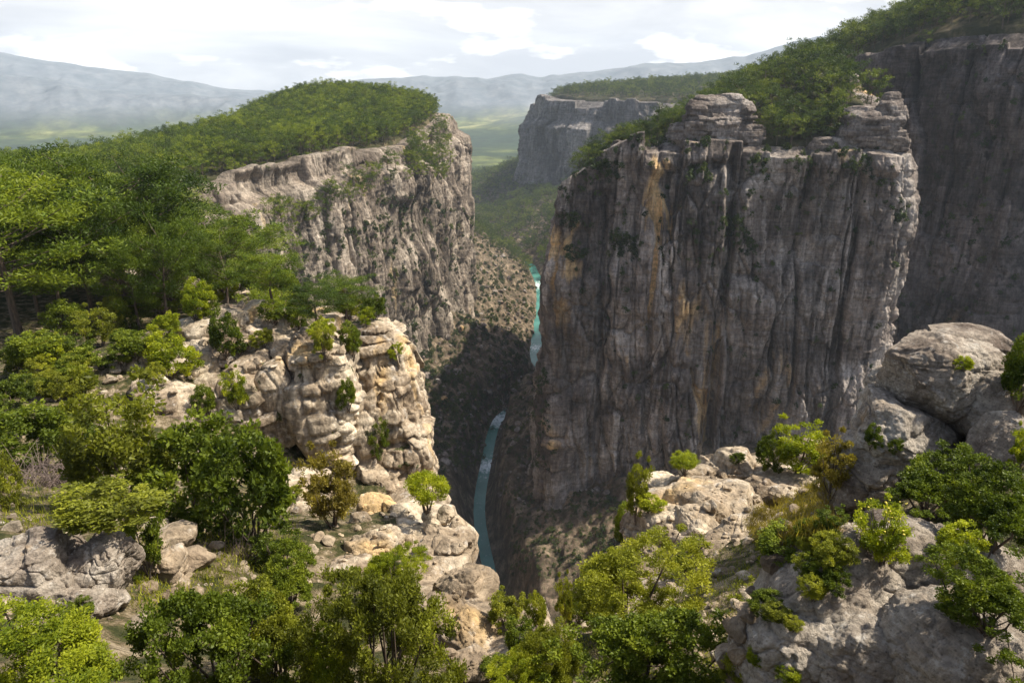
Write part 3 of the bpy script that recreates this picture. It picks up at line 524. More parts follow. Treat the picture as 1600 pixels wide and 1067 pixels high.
RS = [
 pc(1150,930,27,200,220,7,(-22,6,10),n=2.6,k=6,bed=.15,ba=.05,lump=.14), pc(1150,890,26.3,130,180,4,(-28,14,6),n=2.6,k=7,bed=.12,ba=.06,lump=.10,vgroove=.9), pc(1120,810,33,150,90,5,(-8,-4,0),n=3,k=6,bed=.3,ba=.08,crack=(1,.05)),
 pc(1013,830,32,80,60,2.6,(0,-6,0),n=2.5,k=6,bed=.4,ba=.08,crack=(.9,.06)), pc(1050,832,31,76,72,2.8,(0,0,0),n=2.4,k=6,bed=.4,ba=.08,crack=(.9,.05)), pc(1085,832,30.5,64,74,2.6,(0,0,8),n=2.4,k=6,bed=.35,ba=.10,crack=(.9,.06)), pc(1110,810,31,60,70,2.4,(0,12,0),n=2.5,k=6,bed=.3,ba=.08),
 pc(1190,880,27,70,76,2.4,(-20,20,10),n=2.6,k=6,bed=.2,ba=.16), pc(1225,850,28,80,60,2.4,(-10,10,10),n=2.6,k=6,bed=.3,ba=.10,crack=(1,.07)), pc(1280,850,27,110,80,3,(0,10,0),n=2.5,k=6,bed=.3,ba=.08,crack=(1,.06)),
 pc(1150,785,38,180,50,6,(-6,6,0),n=3,k=6,bed=.4,ba=.06,crack=(1,.04)), pc(1240,758,38,130,40,5,(0,4,0),n=3,k=6,bed=.4,ba=.06,crack=(1,.05)), pc(1060,800,36,120,50,5,(0,0,0),n=3,bed=.3,ba=.1),
 pc(1270,710,40,50,40,2.5,(0,10,0),bed=.4,ba=.1,crack=(1,.07)), pc(1290,722,39,50,36,2.4,(0,0,0),bed=.4,ba=.1),
]
outcrop('rock_slope', M['rock_e'], RS, .25)
RB = [
 pc(1475,590,22,210,112,2.6,(-8,12,8),chis=6,n=3,k=7,bed=.5,ba=.05,lump=.14,rough=.06,crack=(.55,.04)), pc(1520,545,24,150,60,2.4,(-6,8,0),chis=6,n=3,k=6,bed=.4,ba=.05), pc(1545,630,21,90,110,2.4,(0,0,0),chis=6,n=2.6,k=6,bed=.5,ba=.03),
 pc(1420,690,21.5,210,150,3,(-14,18,8),chis=6,n=2.6,k=7,bed=.6,ba=.03,lump=.18,crack=(.8,.05),rough=.06), pc(1345,745,21,100,130,2.4,(0,14,0),chis=6,n=2.5,k=7,bed=.5,ba=.03,crack=(.8,.06)), pc(1400,790,21.5,160,150,3,(0,0,0),chis=6,n=2.5,k=6,bed=.5,ba=.03), pc(1580,700,19,100,100,2,(0,0,0),chis=6,n=2.4,k=7,bed=.5,ba=.03,lump=.12), pc(1530,780,22,220,220,3,(0,0,0),chis=6,n=2.5,k=6,bed=.5,ba=.03), pc(1600,600,24,120,100,3,(0,0,0),chis=6,n=2.5,k=6,bed=.5,ba=.03),
 pc(1400,620,23,80,60,2,(0,20,0),chis=6,n=2.5,k=6,bed=.4,ba=.08,crack=(1.2,.1)),
]
outcrop('boulder_wall', M['rock_f'], RB, .0)
BR = [
 pc(1300,925,11.8,270,190,2.4,(-14,-16,10),n=2.7,k=7,bed=.5,ba=.03,lump=.2,crack=(.6,.05),rough=.06,chis=8), pc(1450,915,12,280,170,2.6,(-12,12,0),n=2.7,k=7,bed=.5,ba=.03,lump=.2,crack=(.6,.05),rough=.06,chis=8),
 pc(1255,1030,11,190,200,1.8,(0,-10,0),n=2.6,k=7,bed=.5,ba=.03,lump=.2,crack=(.7,.06),rough=.06,chis=8), pc(1385,1040,10.3,210,210,1.9,(-8,16,10),n=2.7,k=7,bed=.5,ba=.03,lump=.2,crack=(.6,.05),rough=.06,chis=8),
 pc(1520,1040,9.8,250,190,2.0,(-8,10,0),n=2.7,k=7,bed=.5,ba=.03,lump=.2,crack=(.6,.05),rough=.06,chis=8), pc(1200,1060,12,120,120,1.5,(0,-10,0),n=2.6,k=6,bed=.5,ba=.04,rough=.06), pc(1590,960,11,140,140,1.6,(0,8,0),n=2.6,k=6,bed=.5,ba=.04,rough=.06), pc(1350,985,10.6,90,70,1.0,(0,20,30),n=2.8,k=6,bed=.5,ba=.05,rough=.06),
]
outcrop('foreground_rock', M['rock_f'], BR, .05)
G1 = 'loose pale boulders on the right slope'; G2 = 'loose boulders around the left ledge'
bl = [
 (1145,742,40,80,58,'large rounded grey boulder on the far lip, left of the bright green bush',G1,dict(n=2.6,k=6,crack=(1.1,.08),bed=.4,ba=.06)),
 (1178,737,40.5,30,34,'small rounded block touching the right flank of the large lip boulder',G1,dict(n=2.8)),
 (1188,757,37,44,20,'flat pale slab lying behind the angular grey boulder',G1,dict(n=3.5,rot=(0,4,0))),
 (1202,772,35,42,28,'angular grey boulder with a sharp dark underside above the yellow grass',G1,dict(n=3.6,rot=(-5,10,0),ba=.02,lump=.12)),
 (1183,795,33,20,36,'upright pale stone leaning beside the yellow grass',G1,dict(n=3,rot=(0,-20,0))),
 (1149,822,31,44,28,'broad stone at the top end of the long smooth slab',G1,dict(n=2.6,crack=(1,.08))),
 (1174,824,30.5,20,30,'narrow split stone standing just right of the broad one',G1,dict(n=3,rot=(0,12,0))),
 (1140,842,29.5,30,20,'thin slab resting on the top edge of the long smooth slab',G1,dict(n=3.2,rot=(0,20,10))),
 (1236,806,30,30,20,'flat capstone on the small stacked stones in the yellow grass',G1,dict(n=2.8,bed=.5)),
 (1237,820,30,26,18,'lower stone of the small stack in the yellow grass',G1,dict(n=2.8)),
 (1235,772,34,60,14,'long low slab at the upper edge of the yellow grass',G1,dict(n=3.5,rot=(0,8,0))),
 (1125,965,20.5,60,44,'rounded pale boulder below the long smooth slab, left of the big front rock',G1,dict(n=2.4,crack=(1,.06))),
 (1110,1008,18,34,34,'pale stone half sunk in shrubs beneath the rounded boulder',G1,dict(n=2.5)),
 (1146,1000,18.5,40,30,'pinkish stone between the shrubs and the big front rock',G1,dict(n=2.5)),
 (1070,1055,15,70,40,'low flat stone at the bottom edge of the picture among shrubs',G1,dict(n=2.6)),
 (1105,1030,16.5,30,24,'smallest pale stone low on the slope near the bottom edge',G1,dict(n=2.6)),
 (272,838,25,56,32,'pale rounded boulder behind the shrubs right of the pitted rock mass',G2,dict(n=2.6)),
 (300,874,23.5,54,30,'pale boulder with a flat top beside the dark green shrub',G2,dict(n=2.6,crack=(1,.06))),
 (240,822,26.5,34,20,'small stone left of and behind the pale rounded boulder',G2,dict(n=2.6)),
 (588,796,35.5,46,40,'upright pale block at the back of the left ledge',G2,dict(n=3.4,rot=(0,6,0))),
 (610,798,35.2,18,34,'narrow stone squeezed against the upright block at the back of the ledge',G2,dict(n=3)),
 (634,802,34.5,44,26,'dark sided stone under the lone umbrella shaped bush',G2,dict(n=2.8)),
 (672,808,33,22,18,'pale cobble on the ledge tip just right of the umbrella shaped bush',G2,dict(n=2.4)),
 (697,806,33,20,26,'rounded white stone on the outermost tip of the left ledge',G2,dict(n=2.4)),
 (676,822,32,26,18,'flattened cobble under the two stones on the ledge tip',G2,dict(n=2.4)),
 (713,822,32,24,20,'stone perched on the canyon side of the ledge tip',G2,dict(n=2.4)),
 (560,815,33,36,22,'low stone left of the upright block on the ledge',G2,dict(n=2.6)),
 (738,968,24,40,40,'round pitted boulder on the sunlit edge above the canyon',G2,dict(n=2.3,mat='rock_f')),
 (410,640,59.5,1,1,'',None,None),
]
for b in bl:
    if b[7] is None: continue
    kw = dict(b[7]); kw.setdefault('k', 5); kw.setdefault('bed', .45); kw.setdefault('ba', .06); boulder(b[0], b[1], b[2], b[3]*1.12, b[4]*1.15, *b[5:7], **kw)
TW = [pc(x_, y_, Y_, w_, h_, d_, (0, 0, r_), n=3.6, k=6, bed=b_, ba=.13, chis=5, lump=.08) for x_, y_, Y_, w_, h_, d_, r_, b_ in (
 (1122,195,428,92,70,16,0,.09),(1100,172,430,40,36,10,12,.16),(1140,168,430,44,34,11,-8,.16),(1122,160,432,30,18,8,5,.3),(1070,215,428,44,36,12,8,.14),(975,238,430,40,30,10,0,.2),(1170,215,424,36,36,12,5,.14),(1085,205,424,30,50,8,0,.12))]
outcrop('rock_tower', M['rock_t'], TW, .3)
TW = [pc(x_, y_, Y_, w_, h_, d_, (0, 0, r_), n=3.6, k=6, bed=b_, ba=.13, chis=5, lump=.08) for x_, y_, Y_, w_, h_, d_, r_, b_ in (
 (1365,205,414,84,50,16,0,.12),(1345,182,418,44,28,11,8,.2),(1385,185,414,42,50,12,-8,.12),(1392,158,416,22,26,8,0,.25),(1330,215,414,34,30,10,0,.2),(1402,222,410,26,30,8,0,.2),(1300,228,414,60,20,10,0,.3))]
outcrop('rock_tower', M['rock_t'], TW, .3)
# tower of cracked blocks at the left end of the right slope
outcrop('rock_stack', M['rock_e'], [pc(1078,745,39,34,30,1.4,n=3.4,bed=.5,ba=.1), pc(1100,743,39.3,34,28,1.4,n=3.2,bed=.5,ba=.1), pc(1075,770,39,46,34,1.8,n=3.4,bed=.4,ba=.12,crack=(1.2,.08)), pc(1104,770,39,40,34,1.8,n=3.2,bed=.4,ba=.12,crack=(1.2,.08)), pc(1035,760,39.5,56,34,2,n=3,bed=.35,ba=.12,crack=(1.2,.08)), pc(1020,785,38.5,60,46,2.4,n=2.8,bed=.3,ba=.12,crack=(1.2,.08)), pc(1080,795,38,80,40,2.6,n=3,bed=.4,ba=.1,crack=(1.2,.08))], .1)
print('rocks', time.time()-T0)

# ------------------------------------------------------------------ plants
RG = np.random.default_rng(5)
def leaves(C, rad, cnt, Lf, W, rg, tint, flat=1.0, up=.0, shell=.5):
    """diamond leaves: C clump centres, rad clump radii, cnt leaves per clump"""
    n = len(C)*cnt; c = np.repeat(C, cnt, 0); r = np.repeat(rad, cnt)[:, None]; d = rg.normal(size=(n, 3)); d /= np.linalg.norm(d, axis=1)[:, None]
    q = rg.random(n)[:, None]**shell; p = c+d*q*r*np.array([1, 1, flat])
    a = rg.normal(size=(n, 3))+d*1.2+np.array([0, 0, up]); a /= np.linalg.norm(a, axis=1)[:, None]
    b = np.cross(a, rg.normal(size=(n, 3))); b /= np.linalg.norm(b, axis=1)[:, None]; sz = (.6+.8*rg.random(n))[:, None]
    V = np.stack([p-a*Lf*sz*.5, p+b*W*sz*.5, p+a*Lf*sz*.5, p-b*W*sz*.5], 1).reshape(-1, 3)
    t = np.repeat(np.clip(np.repeat(tint, cnt)+rg.normal(size=n)*.10, 0, 1), 4); return V, t
def tubes(paths, sides=5):
    V = []; Fq = []; o = 0
    for P, r in paths:
        P = np.array(P, float); r = np.array(r, float); t = np.gradient(P, axis=0); t /= np.linalg.norm(t, axis=1)[:, None]+1e-9
        ref = np.array([.3, .9, .1]); u = np.cross(t, ref); u /= np.linalg.norm(u, axis=1)[:, None]+1e-9; v = np.cross(t, u); a = np.arange(sides)/sides*2*math.pi
        R = P[:, None]+(u[:, None]*np.cos(a)[None, :, None]+v[:, None]*np.sin(a)[None, :, None])*r[:, None, None]; V.append(R.reshape(-1, 3))
        i, j = np.meshgrid(np.arange(len(P)-1), np.arange(sides), indexing='ij'); j2 = (j+1) % sides
        Fq.append((np.stack([i*sides+j, i*sides+j2, (i+1)*sides+j2, (i+1)*sides+j], -1)+o).reshape(-1, 4)); o += len(P)*sides
    return np.concatenate(V), np.concatenate(Fq)
def pine_parts(seed, h=12, cw=7, nl=26, cnt=60, Lf=.42, W=.12, bare=.38, sub=3, flatc=.55, rf=1.0):
    rg = np.random.default_rng(seed); lean = rg.normal(size=2)*.05*h; bend = rg.normal(size=2)*.03*h
    def tr(t): return np.array([lean[0]*t+bend[0]*math.sin(3*t), lean[1]*t+bend[1]*math.sin(3*t), h*.93*t])
    ps = [([tr(t) for t in np.linspace(-.03, 1, 9)], np.linspace(.022*h, .004*h, 9))]; C = []; rad = []; tint = []
    for k in range(nl):
        t = bare+(1-bare)*((k+.5)/nl)**.9; az = k*2.4+rg.normal()*.5; ln = cw*.5*(.35+.75*math.sin(math.pi*min(1, (1-t)/(1-bare)*.72+.16)))*(.65+.6*rg.random())
        p0 = tr(t); d = np.array([math.cos(az), math.sin(az), .25+.5*t+rg.normal()*.12]); mid = p0+d*ln*.5+np.array([0, 0, -.03*ln]); end = p0+d*ln
        ps.append(([p0, mid, end], [.007*h*(1.15-t), .004*h, .0018*h])); tb = rg.random()
        for m in range(sub):
            f = .45+.6*(m+1)/sub; c = p0+(end-p0)*f+rg.normal(size=3)*np.array([.16, .16, .06])*ln; C.append(c); rad.append(cw*.095*rf*(.8+.6*rg.random())); tint.append(np.clip(tb*.5+rg.random()*.5, 0, 1))
    for k in range(4): C.append(tr(1)+rg.normal(size=3)*np.array([.08, .08, .02])*cw+np.array([0, 0, .02*h])); rad.append(cw*.11); tint.append(.6)
    V, t = leaves(np.array(C), np.array(rad), cnt, Lf, W, rg, np.array(tint), flatc, .9, .45); return V, t, *tubes(ps)
def bush_parts(seed, w=1.0, h=1.0, nc=120, cnt=150, Lf=.03, W=.016, stems=7, lob=.22, rclump=.11, up=.3, base=.12, holes=.25):
    """crown of leaf clumps, w across and h high, on several stems"""
    rg = np.random.default_rng(seed); lobes = rg.normal(size=(6, 3)); lobes /= np.linalg.norm(lobes, axis=1)[:, None]; C = []; tint = []
    la = rg.random(6)*lob+.04
    while len(C) < nc:
        d = rg.normal(size=3); d /= np.linalg.norm(d)
        if d[2] < -.75: continue
        k = 1-lob*.6+(la*np.maximum(0, lobes@d)**3*2.2).sum(); q = k*(.45+.55*rg.random()**.45)
        if noise(np.array([d[0]*2.4+seed]), np.array([d[1]*2.4]), np.array([d[2]*2.4]), seed)[0] < -.65+holes*.9-.2 and q > .6: continue
        C.append([d[0]*q*w*.42, d[1]*q*w*.42, h*(.5+base*.5)+d[2]*q*h*(.5-base*.5)*.92]); tint.append(.25+.35*rg.random()+.3*noise(np.array([d[0]*1.7]), np.array([d[1]*1.7]), np.array([d[2]*1.7]), seed+1)[0])
    C = np.array(C); rad = rclump*w*(.65+.7*rg.random(nc)); V, t = leaves(C, rad, cnt, Lf*w, W*w, rg, np.clip(tint, 0, 1), .8, up, .5)
    ps = []
    for k in range(stems):
        e = C[rg.integers(nc)]; b = np.array([rg.normal()*.03*w, rg.normal()*.03*w, -.05*h]); m = (b+e)/2+rg.normal(size=3)*.05*w; m[2] = h*(.2+.15*rg.random()); ps.append(([b, m, e], [.018*w, .011*w, .004*w]))
    return V, t, *tubes(ps)
def plant_thing(name, V, t, TV, TF, leafmat, loc, rz, sc, label, cat, group=None, crown='crown', stem='trunk'):
    e = empty(name, loc, rz, sc); tag(e, label, cat, group)
    c = mesh(crown, V, np.arange(len(V)).reshape(-1, 4), leafmat, e, False, {'tint': t}); k = mesh(stem, TV, TF, M['bark'], e); KIDS[e.name] = (c, k); return e
PROTO = {}
def put(kind, mk, leafmat, name, loc, rz, sc, label, cat, group=None, tilt=(0, 0), crown='crown', stem='trunk'):
    """first use builds the plant with its parts, later uses copy the thing and each of its parts"""
    key = (kind, leafmat)
    if key not in PROTO:
        same = [p for (kd, _), p in PROTO.items() if kd == kind]
        if same:                                     # same shape, other foliage
            o = copy_tree(same[0], loc, rz, sc, label, group, tilt); o.name = name; o['category'] = cat
            ks = [x for x in S.collection.objects if x.parent == o]
            for x in ks:
                if x.data.materials[0].name != 'bark': x.data = x.data.copy(); x.data.materials[0] = M[leafmat]
            KIDS[o.name] = tuple(ks); PROTO[key] = o
            if 'group' in o and not group: del o['group']
        else: PROTO[key] = plant_thing(name, *mk(), M[leafmat], loc, rz, sc, label, cat, group, crown, stem); PROTO[key].rotation_euler = (tilt[0], tilt[1], rz)
        return PROTO[key]
    o = copy_tree(PROTO[key], loc, rz, sc, label, group, tilt); o.name = name; o['category'] = cat
    if 'group' in o and not group: del o['group']
    return o
bpy.context.view_layer.update(); DG = bpy.context.evaluated_depsgraph_get()
def ray(px, py):
    d = Vector(at(px, py, 1.0)).normalized(); ok, loc, nrm, _, ob, _ = S.ray_cast(DG, Vector((0, 0, 0)), d); return (np.array(loc), np.array(nrm), ob.name) if ok else None
def thgt(x, y): return terrain(np.atleast_1d(np.float64(x)), np.atleast_1d(np.float64(y)))[0]

def face_points(poly, n, seed, only=None, ms=0):
    rg = np.random.default_rng(seed); P = np.array(poly, float); res = []
    while n > 0:
        q = rg.uniform(P.min(0), P.max(0)); n -= 1
        if segdist(np.array([q[0]]), np.array([q[1]]), P, True)[0] < 0: continue
        r = ray(*q)
        if r is None or (only and not r[2].startswith(only)): continue
        if ms and any(np.linalg.norm(r[0]-z[0]) < ms for z in res): continue
        res.append(r)
    return res
# ---- bushes and small trees of the foreground: (px, py of the foot, width, height in image units, shape, foliage, label)
BK = {
 'fine': lambda: bush_parts(101, nc=330, cnt=200, Lf=.022, W=.009, rclump=.062, up=.7, lob=.55, stems=16, holes=.45, base=0),
 'fine2': lambda: bush_parts(102, nc=300, cnt=200, Lf=.024, W=.010, rclump=.065, up=.7, lob=.6, stems=18, holes=.5),
 'broad': lambda: bush_parts(103, nc=270, cnt=150, Lf=.028, W=.016, rclump=.068, up=.35, lob=.55, stems=14, holes=.45, base=0),
 'small': lambda: bush_parts(104, nc=110, cnt=90, Lf=.05, W=.026, rclump=.11, lob=.34, stems=8),
 'small2': lambda: bush_parts(105, nc=90, cnt=100, Lf=.055, W=.024, rclump=.12, lob=.4, stems=8, holes=.4, up=.6),
 'flat': lambda: bush_parts(106, nc=90, cnt=120, Lf=.05, W=.016, rclump=.11, lob=.35, stems=8, base=.45, holes=.35, up=.8),
}
def bush(px, py, w, h, kind, leafmat, label, name='shrub', cat='shrub', group=None, Y=None, sink=.04):
    if Y is None:
        q = ray(px, py)
        p = q[0] if q else at(px, py, 30)
    else: p = at(px, py, Y)
    m = (p[1]*CP-p[2]*SP)/F; W_, H_ = w*m*.92, h*m*1.0; p = p.copy(); p[2] -= sink*H_
    return put(kind, BK[kind], leafmat, name, tuple(p), RG.random()*6.28, (W_, W_*.9, H_), label, cat, group, crown='foliage', stem='stems')
FB = [
 (80,1135,350,180,'fine','lime','huge bright yellow green bush filling the bottom left corner',13),
 (345,1080,210,220,'broad','oak','leafy green bush along the bottom edge, right of the bright corner bush',15),
 (440,1060,150,160,'broad','olive','olive green bush with speckled leaves at the bottom edge, left of the tall rounded bush',15.5),
 (598,1105,240,270,'fine2','olive','tall rounded bush with dark bare stems at the bottom edge below the ledge',16.5),
 (615,925,100,80,'fine','lime','yellow tipped top bush growing right against the pale ledge rocks',18),
 (455,950,110,95,'broad','oak','dark glossy shrub between the twig heap and the tall rounded bush',22),
 (520,1100,110,120,'broad','lime','small vivid green bush at the foot of the tall rounded bush',14.5),
 (980,985,215,165,'fine','olive','large billowing yellow green bush above the dark green one at the bottom centre',24),
 (1000,1085,220,170,'broad','oak','large dark green bush below the billowing yellow one',18),
 (860,1085,120,130,'fine2','olive','yellowish bush at the bottom edge between the canyon and the dark green bush',17),
 (820,1110,110,90,'fine','lime','bright clump on the bottom edge nearest the foot of the gorge',15),
 (840,985,44,66,'small','olive','slim upright bush, left one of the slim pair rising above the gorge',24),
 (882,980,34,76,'small2','olive','slim upright bush, right one of the slim pair rising above the gorge',24.5),
 (815,1025,70,56,'small','oak','dark bush on the rim just right of the sunlit rock edge, above the bottom centre',21),
 (905,975,70,54,'small2','oak','low green bush at the foot of the slim pair',23.5),
 (668,800,96,68,'flat','lime','lone umbrella shaped bright green bush on the tip of the left ledge',34.5),
 (522,822,98,105,'small2','dry','dry brownish olive bush between the orange cliff foot and the ledge',38),
 (400,850,170,190,'small','oak','dark rounded tree at the right end of the shady row under the cliff',38),
 (300,810,165,160,'small','oak','dark tree in the middle of the shady row under the cliff',39),
 (190,800,180,170,'small2','olive','pale tipped tree at the left end of the shady row under the cliff',39.5),
 (60,730,150,100,'small','oak','wide dark shrub at the left edge above the fallen grey branches',44),
 (135,740,90,80,'small2','oak','green shrub between the wide dark shrub and the pale tipped tree',43),
 (10,800,60,90,'small','olive','olive bush cut by the left edge of the picture above the pitted rocks',30),
 (165,826,170,62,'small','olive','low spreading shrub draped behind the pitted rock mass',24),
 (235,905,70,110,'small2','oak','narrow shrub growing in the gap right of the pitted rock mass',22.5),
 (430,890,90,60,'small2','oak','low green shrub beside the heap of grey twigs',27),
 (1068,743,64,38,'flat','lime','small umbrella shaped pine on top of the cracked rock stack',39),
 (993,812,46,84,'small2','olive','slim pale shrub at the left foot of the cracked rock stack',38),
 (978,860,60,70,'small','oak','dark shrub on the canyon side below the slim pale one',35),
 (1015,800,50,26,'small','lime','low green shrub in front of the cracked rock stack',34),
 (1196,733,56,56,'small','oak','mid green bush joined to the left of the vivid light green one',40),
 (1245,738,92,64,'small2','lime','vivid light green feathery bush on the far lip of the right slope',39.5),
 (1152,722,26,16,'small','oak','tiny green tuft on top of the large rounded lip boulder',39.5),
 (1298,775,70,84,'small2','dry','brown and yellow bush between the vivid bush and the great boulders',33),
 (1452,812,170,110,'broad','oak','deep green shrub filling the dark hollow under the great boulders',17.5),
 (1550,860,170,130,'broad','oak','dark bush at the right edge under the round boulder, behind the front rock',15),
 (1590,640,90,110,'small','oak','dark shrub hanging at the right edge behind the topmost boulder',19),
 (1592,735,40,60,'small2','lime','light green sprig at the right edge in front of the round boulder',15),
 (1375,880,95,80,'small2','lime','bright airy plant with yellow flower heads on top of the front rock',11.5),
 (1488,872,86,54,'small','lime','fresh green plant on top of the front rock, right of the flowering one',11.5),
 (1540,985,160,120,'broad','oak','dense green bush in the cleft of the front rocks at the right edge',10.0),
 (1215,872,100,44,'small','oak','green shrub behind the crest of the front rock',20),
 (1180,985,90,60,'small2','olive','loose green plants between the smooth slab and the front rock',18),
 (1505,580,36,24,'small','lime','little light green tuft on the topmost great boulder',None),
 (1360,700,34,36,'small','oak','small dark tuft stuck in the left face of the great boulders',None),
 (1397,708,24,24,'small','oak','small tuft on the great boulders right of the dark one',None),
 (1150,1070,60,50,'small2','olive','small olive plant on the bottom edge left of the front rock',13),
 (1235,1065,50,30,'small','lime','tuft of light green leaves on the bottom edge below the front rock',9.3),
 (268,592,86,66,'small','lime','golden green round bush on the left shoulder of the rock ridge',None),
 (305,500,50,44,'small','lime','fresh green bush behind the left end of the ridge crest',None),
 (215,560,70,40,'small','oak','green bush at the far left foot of the ridge crest',None),
 (240,600,40,30,'small','olive','low olive bush beside the golden green one',None),
 (372,640,46,54,'small2','lime','light green shrub hanging on the layered face of the rock ridge',None),
 (352,560,60,70,'small','oak','green shrub growing in the gully in the middle of the ridge top',None),
 (325,650,46,50,'small','oak','dark shrub in the crevice left of the layered bulge',None),
 (365,700,44,34,'small','oak','dark round shrub below the layered bulge of the ridge',None),
 (412,540,40,26,'small','olive','small yellow green shrub on the slope of the ridge top',None),
 (430,506,50,36,'small','oak','green bush just right of the highest pale stones of the ridge',None),
 (466,512,50,50,'small','oak','dense bush on the ridge crest between the pale stones and the pines',None),
 (500,530,44,30,'small','lime','bright bush on the rim right of the dense one',None),
 (508,560,40,50,'small2','olive','olive shrub on the right shoulder of the big buttress',None),
 (545,640,34,50,'small','oak','dark shrub in the cleft right of the big buttress',None),
 (552,560,40,56,'small','oak','bush in the top of the cleft between the two pinnacle rows',None),
 (592,715,36,60,'small','oak','darkest shrub deep in the cleft beside the right pinnacle',None),
 (545,500,44,44,'small','olive','olive pine like bush on the far rim behind the pinnacles',None),
 (572,506,30,24,'small','lime','small bright bush on the rim above the right pinnacle',None),
 (618,560,26,24,'small','lime','little tuft clinging high on the outer side of the right pinnacle',None),
 (520,690,30,34,'small','lime','small light bush at the middle height of the cleft',None),
 (120,590,80,40,'small','oak','low green bush among the flat rocks at the left',None),
 (70,570,90,50,'small','oak','wide low bush in front of the big leaning pine at the left edge',None),
 (160,540,70,50,'small2','olive','olive bush right of the big leaning pine',None),
 (180,520,50,60,'small','olive','upright olive bush in the undergrowth below the pine wood',None),
 (115,530,80,60,'small','oak','dark bush in the undergrowth right of the leaning pine trunk',None),
 (210,515,60,56,'small','oak','round dark bush in the undergrowth, middle of the row',None),
 (262,530,50,40,'small','lime','bright green bush at the front of the undergrowth',None),
 (310,490,60,50,'small','lime','fresh light green bush at the right end of the undergrowth',None),
 (255,490,70,50,'small','oak','dark bush behind the bright one in the undergrowth',None),
 (20,640,70,50,'small','oak','dark shrub at the left edge below the flat rocks',None),
 (20,690,60,50,'small2','oak','shrub at the left edge directly above the wide dark one',None),
 (372,452,70,56,'small','oak','bush at the canyon edge below the outermost pines, left of two',92),
 (405,462,64,50,'small2','oak','bush at the canyon edge below the outermost pines, right of two',88),
 (345,470,60,44,'small','lime','light bush on the slope just behind the highest pale stones',84),
 (452,478,60,54,'small','oak','dark bush on the canyon rim behind the ridge crest',84),
 (585,500,44,36,'small','oak','dark tuft on the rim at the outermost end of the ridge',80),
 (110,680,80,50,'small','oak','green shrub below the flat rocks left of the layered mass',None),
]
for px, py, w_, h_, kd, lm, lb, Y in FB:
    q = ray(px, py)
    if Y and q is not None and abs(q[0][1]-Y) < .4*Y: Y = None
    bush(px, py, w_, h_, kd, lm, lb, name='shrub', Y=Y)
fill = []
for poly, n_, sz, seed_ in (([(0,640),(180,680),(420,700),(480,800),(420,860),(300,800),(0,790)], 34, (.9, 1.7), 31), ([(780,930),(1080,880),(1100,1066),(760,1066)], 34, (.8, 1.5), 32), ([(1100,850),(1300,800),(1330,900),(1180,1050),(1080,1066)], 16, (.3, .6), 33), ([(0,490),(200,490),(240,540),(160,620),(0,640)], 22, (1.4, 2.8), 34), ([(20,960),(640,960),(640,1066),(20,1066)], 26, (.5, 1.1), 35)):
    rg_ = np.random.default_rng(seed_); P2 = np.array(poly, float); got = 0; tries = 0
    while got < n_ and tries < 900:
        tries += 1; q2 = rg_.uniform(P2.min(0), P2.max(0))
        if segdist(np.array([q2[0]]), np.array([q2[1]]), P2, True)[0] < 0: continue
        r = ray(*q2)
        if r is None or r[0][1] > 125 or r[2].startswith('boulder') or r[1][2] < .35 or any(np.hypot(*(r[0]-f_)[:2]) < sz[0]*.8 for f_ in fill): continue
        fill.append(r[0]); got += 1; s_ = rg_.uniform(*sz); kd = ('small', 'small2')[rg_.integers(2)]; lm = ('oak', 'oak', 'olive', 'olive', 'lime')[rg_.integers(5)]
        put(kd, BK[kd], lm, 'shrub', tuple(r[0]-np.array([0, 0, .08*s_])), rg_.random()*6.28, (s_, s_, s_*rg_.uniform(.6, .95)), 'low green scrub plant filling the ground between the larger foreground bushes and rocks', 'shrub', 'low scrub between the foreground rocks', crown='foliage', stem='stems')
NFILL = len(fill)
def rubble(name, poly, n, seed, s0, s1, only=None, ymax=110, mat='rock_e'):
    rg = np.random.default_rng(seed); V = []; Fs = []; o = 0; v0, f0 = ico(2)
    for r in face_points(poly, n, seed, only):
        p, nn_, ob = r
        if p[1] > ymax: continue
        h = (s0+(s1-s0)*rg.random()**3)*np.array([1, rg.uniform(.6, 1), rg.uniform(.35, .8)]); v = v0*h
        for _ in range(7): m_ = rg.normal(size=3); m_ /= np.linalg.norm(m_); e_ = v@m_-(v@m_).max()*rg.uniform(.5, .85); v = v-np.maximum(e_, 0)[:, None]*m_
        V.append(v@rotm(rg.uniform(-25, 25), rg.uniform(-25, 25), rg.uniform(0, 360)).T+p+np.array([0, 0, h[2]*.25])); Fs.append(f0+o); o += len(v0)
    if V: tag(mesh(name, np.concatenate(V), np.concatenate(Fs), M[mat], smooth=False, attr={'moss': np.zeros(o)}), kind='stuff')
# flower heads of the flowering plant
for o_ in [x for x in S.collection.objects if 'flower heads' in str(x.get('label', ''))]:
    rg_ = np.random.default_rng(8); ps = []; V2 = []; F2 = []; n_ = 0; v0, f0 = ico(2)
    for k in range(22):
        a = rg_.normal(size=2)*.2; top = np.array([a[0]*1.3, a[1]*1.3, 1.0+.28*rg_.random()]); ps.append(([np.array([a[0]*.6, a[1]*.6, .5]), top], [.006, .004]))
        V2.append(v0*np.array([.02, .02, .012])*(.7+.6*rg_.random())+top)
    mm, N, L = newmat('yellow_petals'); b_ = nn(N, 'ShaderNodeBsdfPrincipled'); b_.inputs[0].default_value = (.50, .40, .05, 1); b_.inputs['Roughness'].default_value = .7; ot_ = nn(N, 'ShaderNodeOutputMaterial'); L.new(b_.outputs[0], ot_.inputs[0])
    [mesh('flower_head', v_, f0, mm, o_) for v_ in V2]; TV_, TF_ = tubes(ps); mesh('flower_stalks', TV_, TF_, M['olive'], o_, attr={'tint': np.full(len(TV_), .5)})
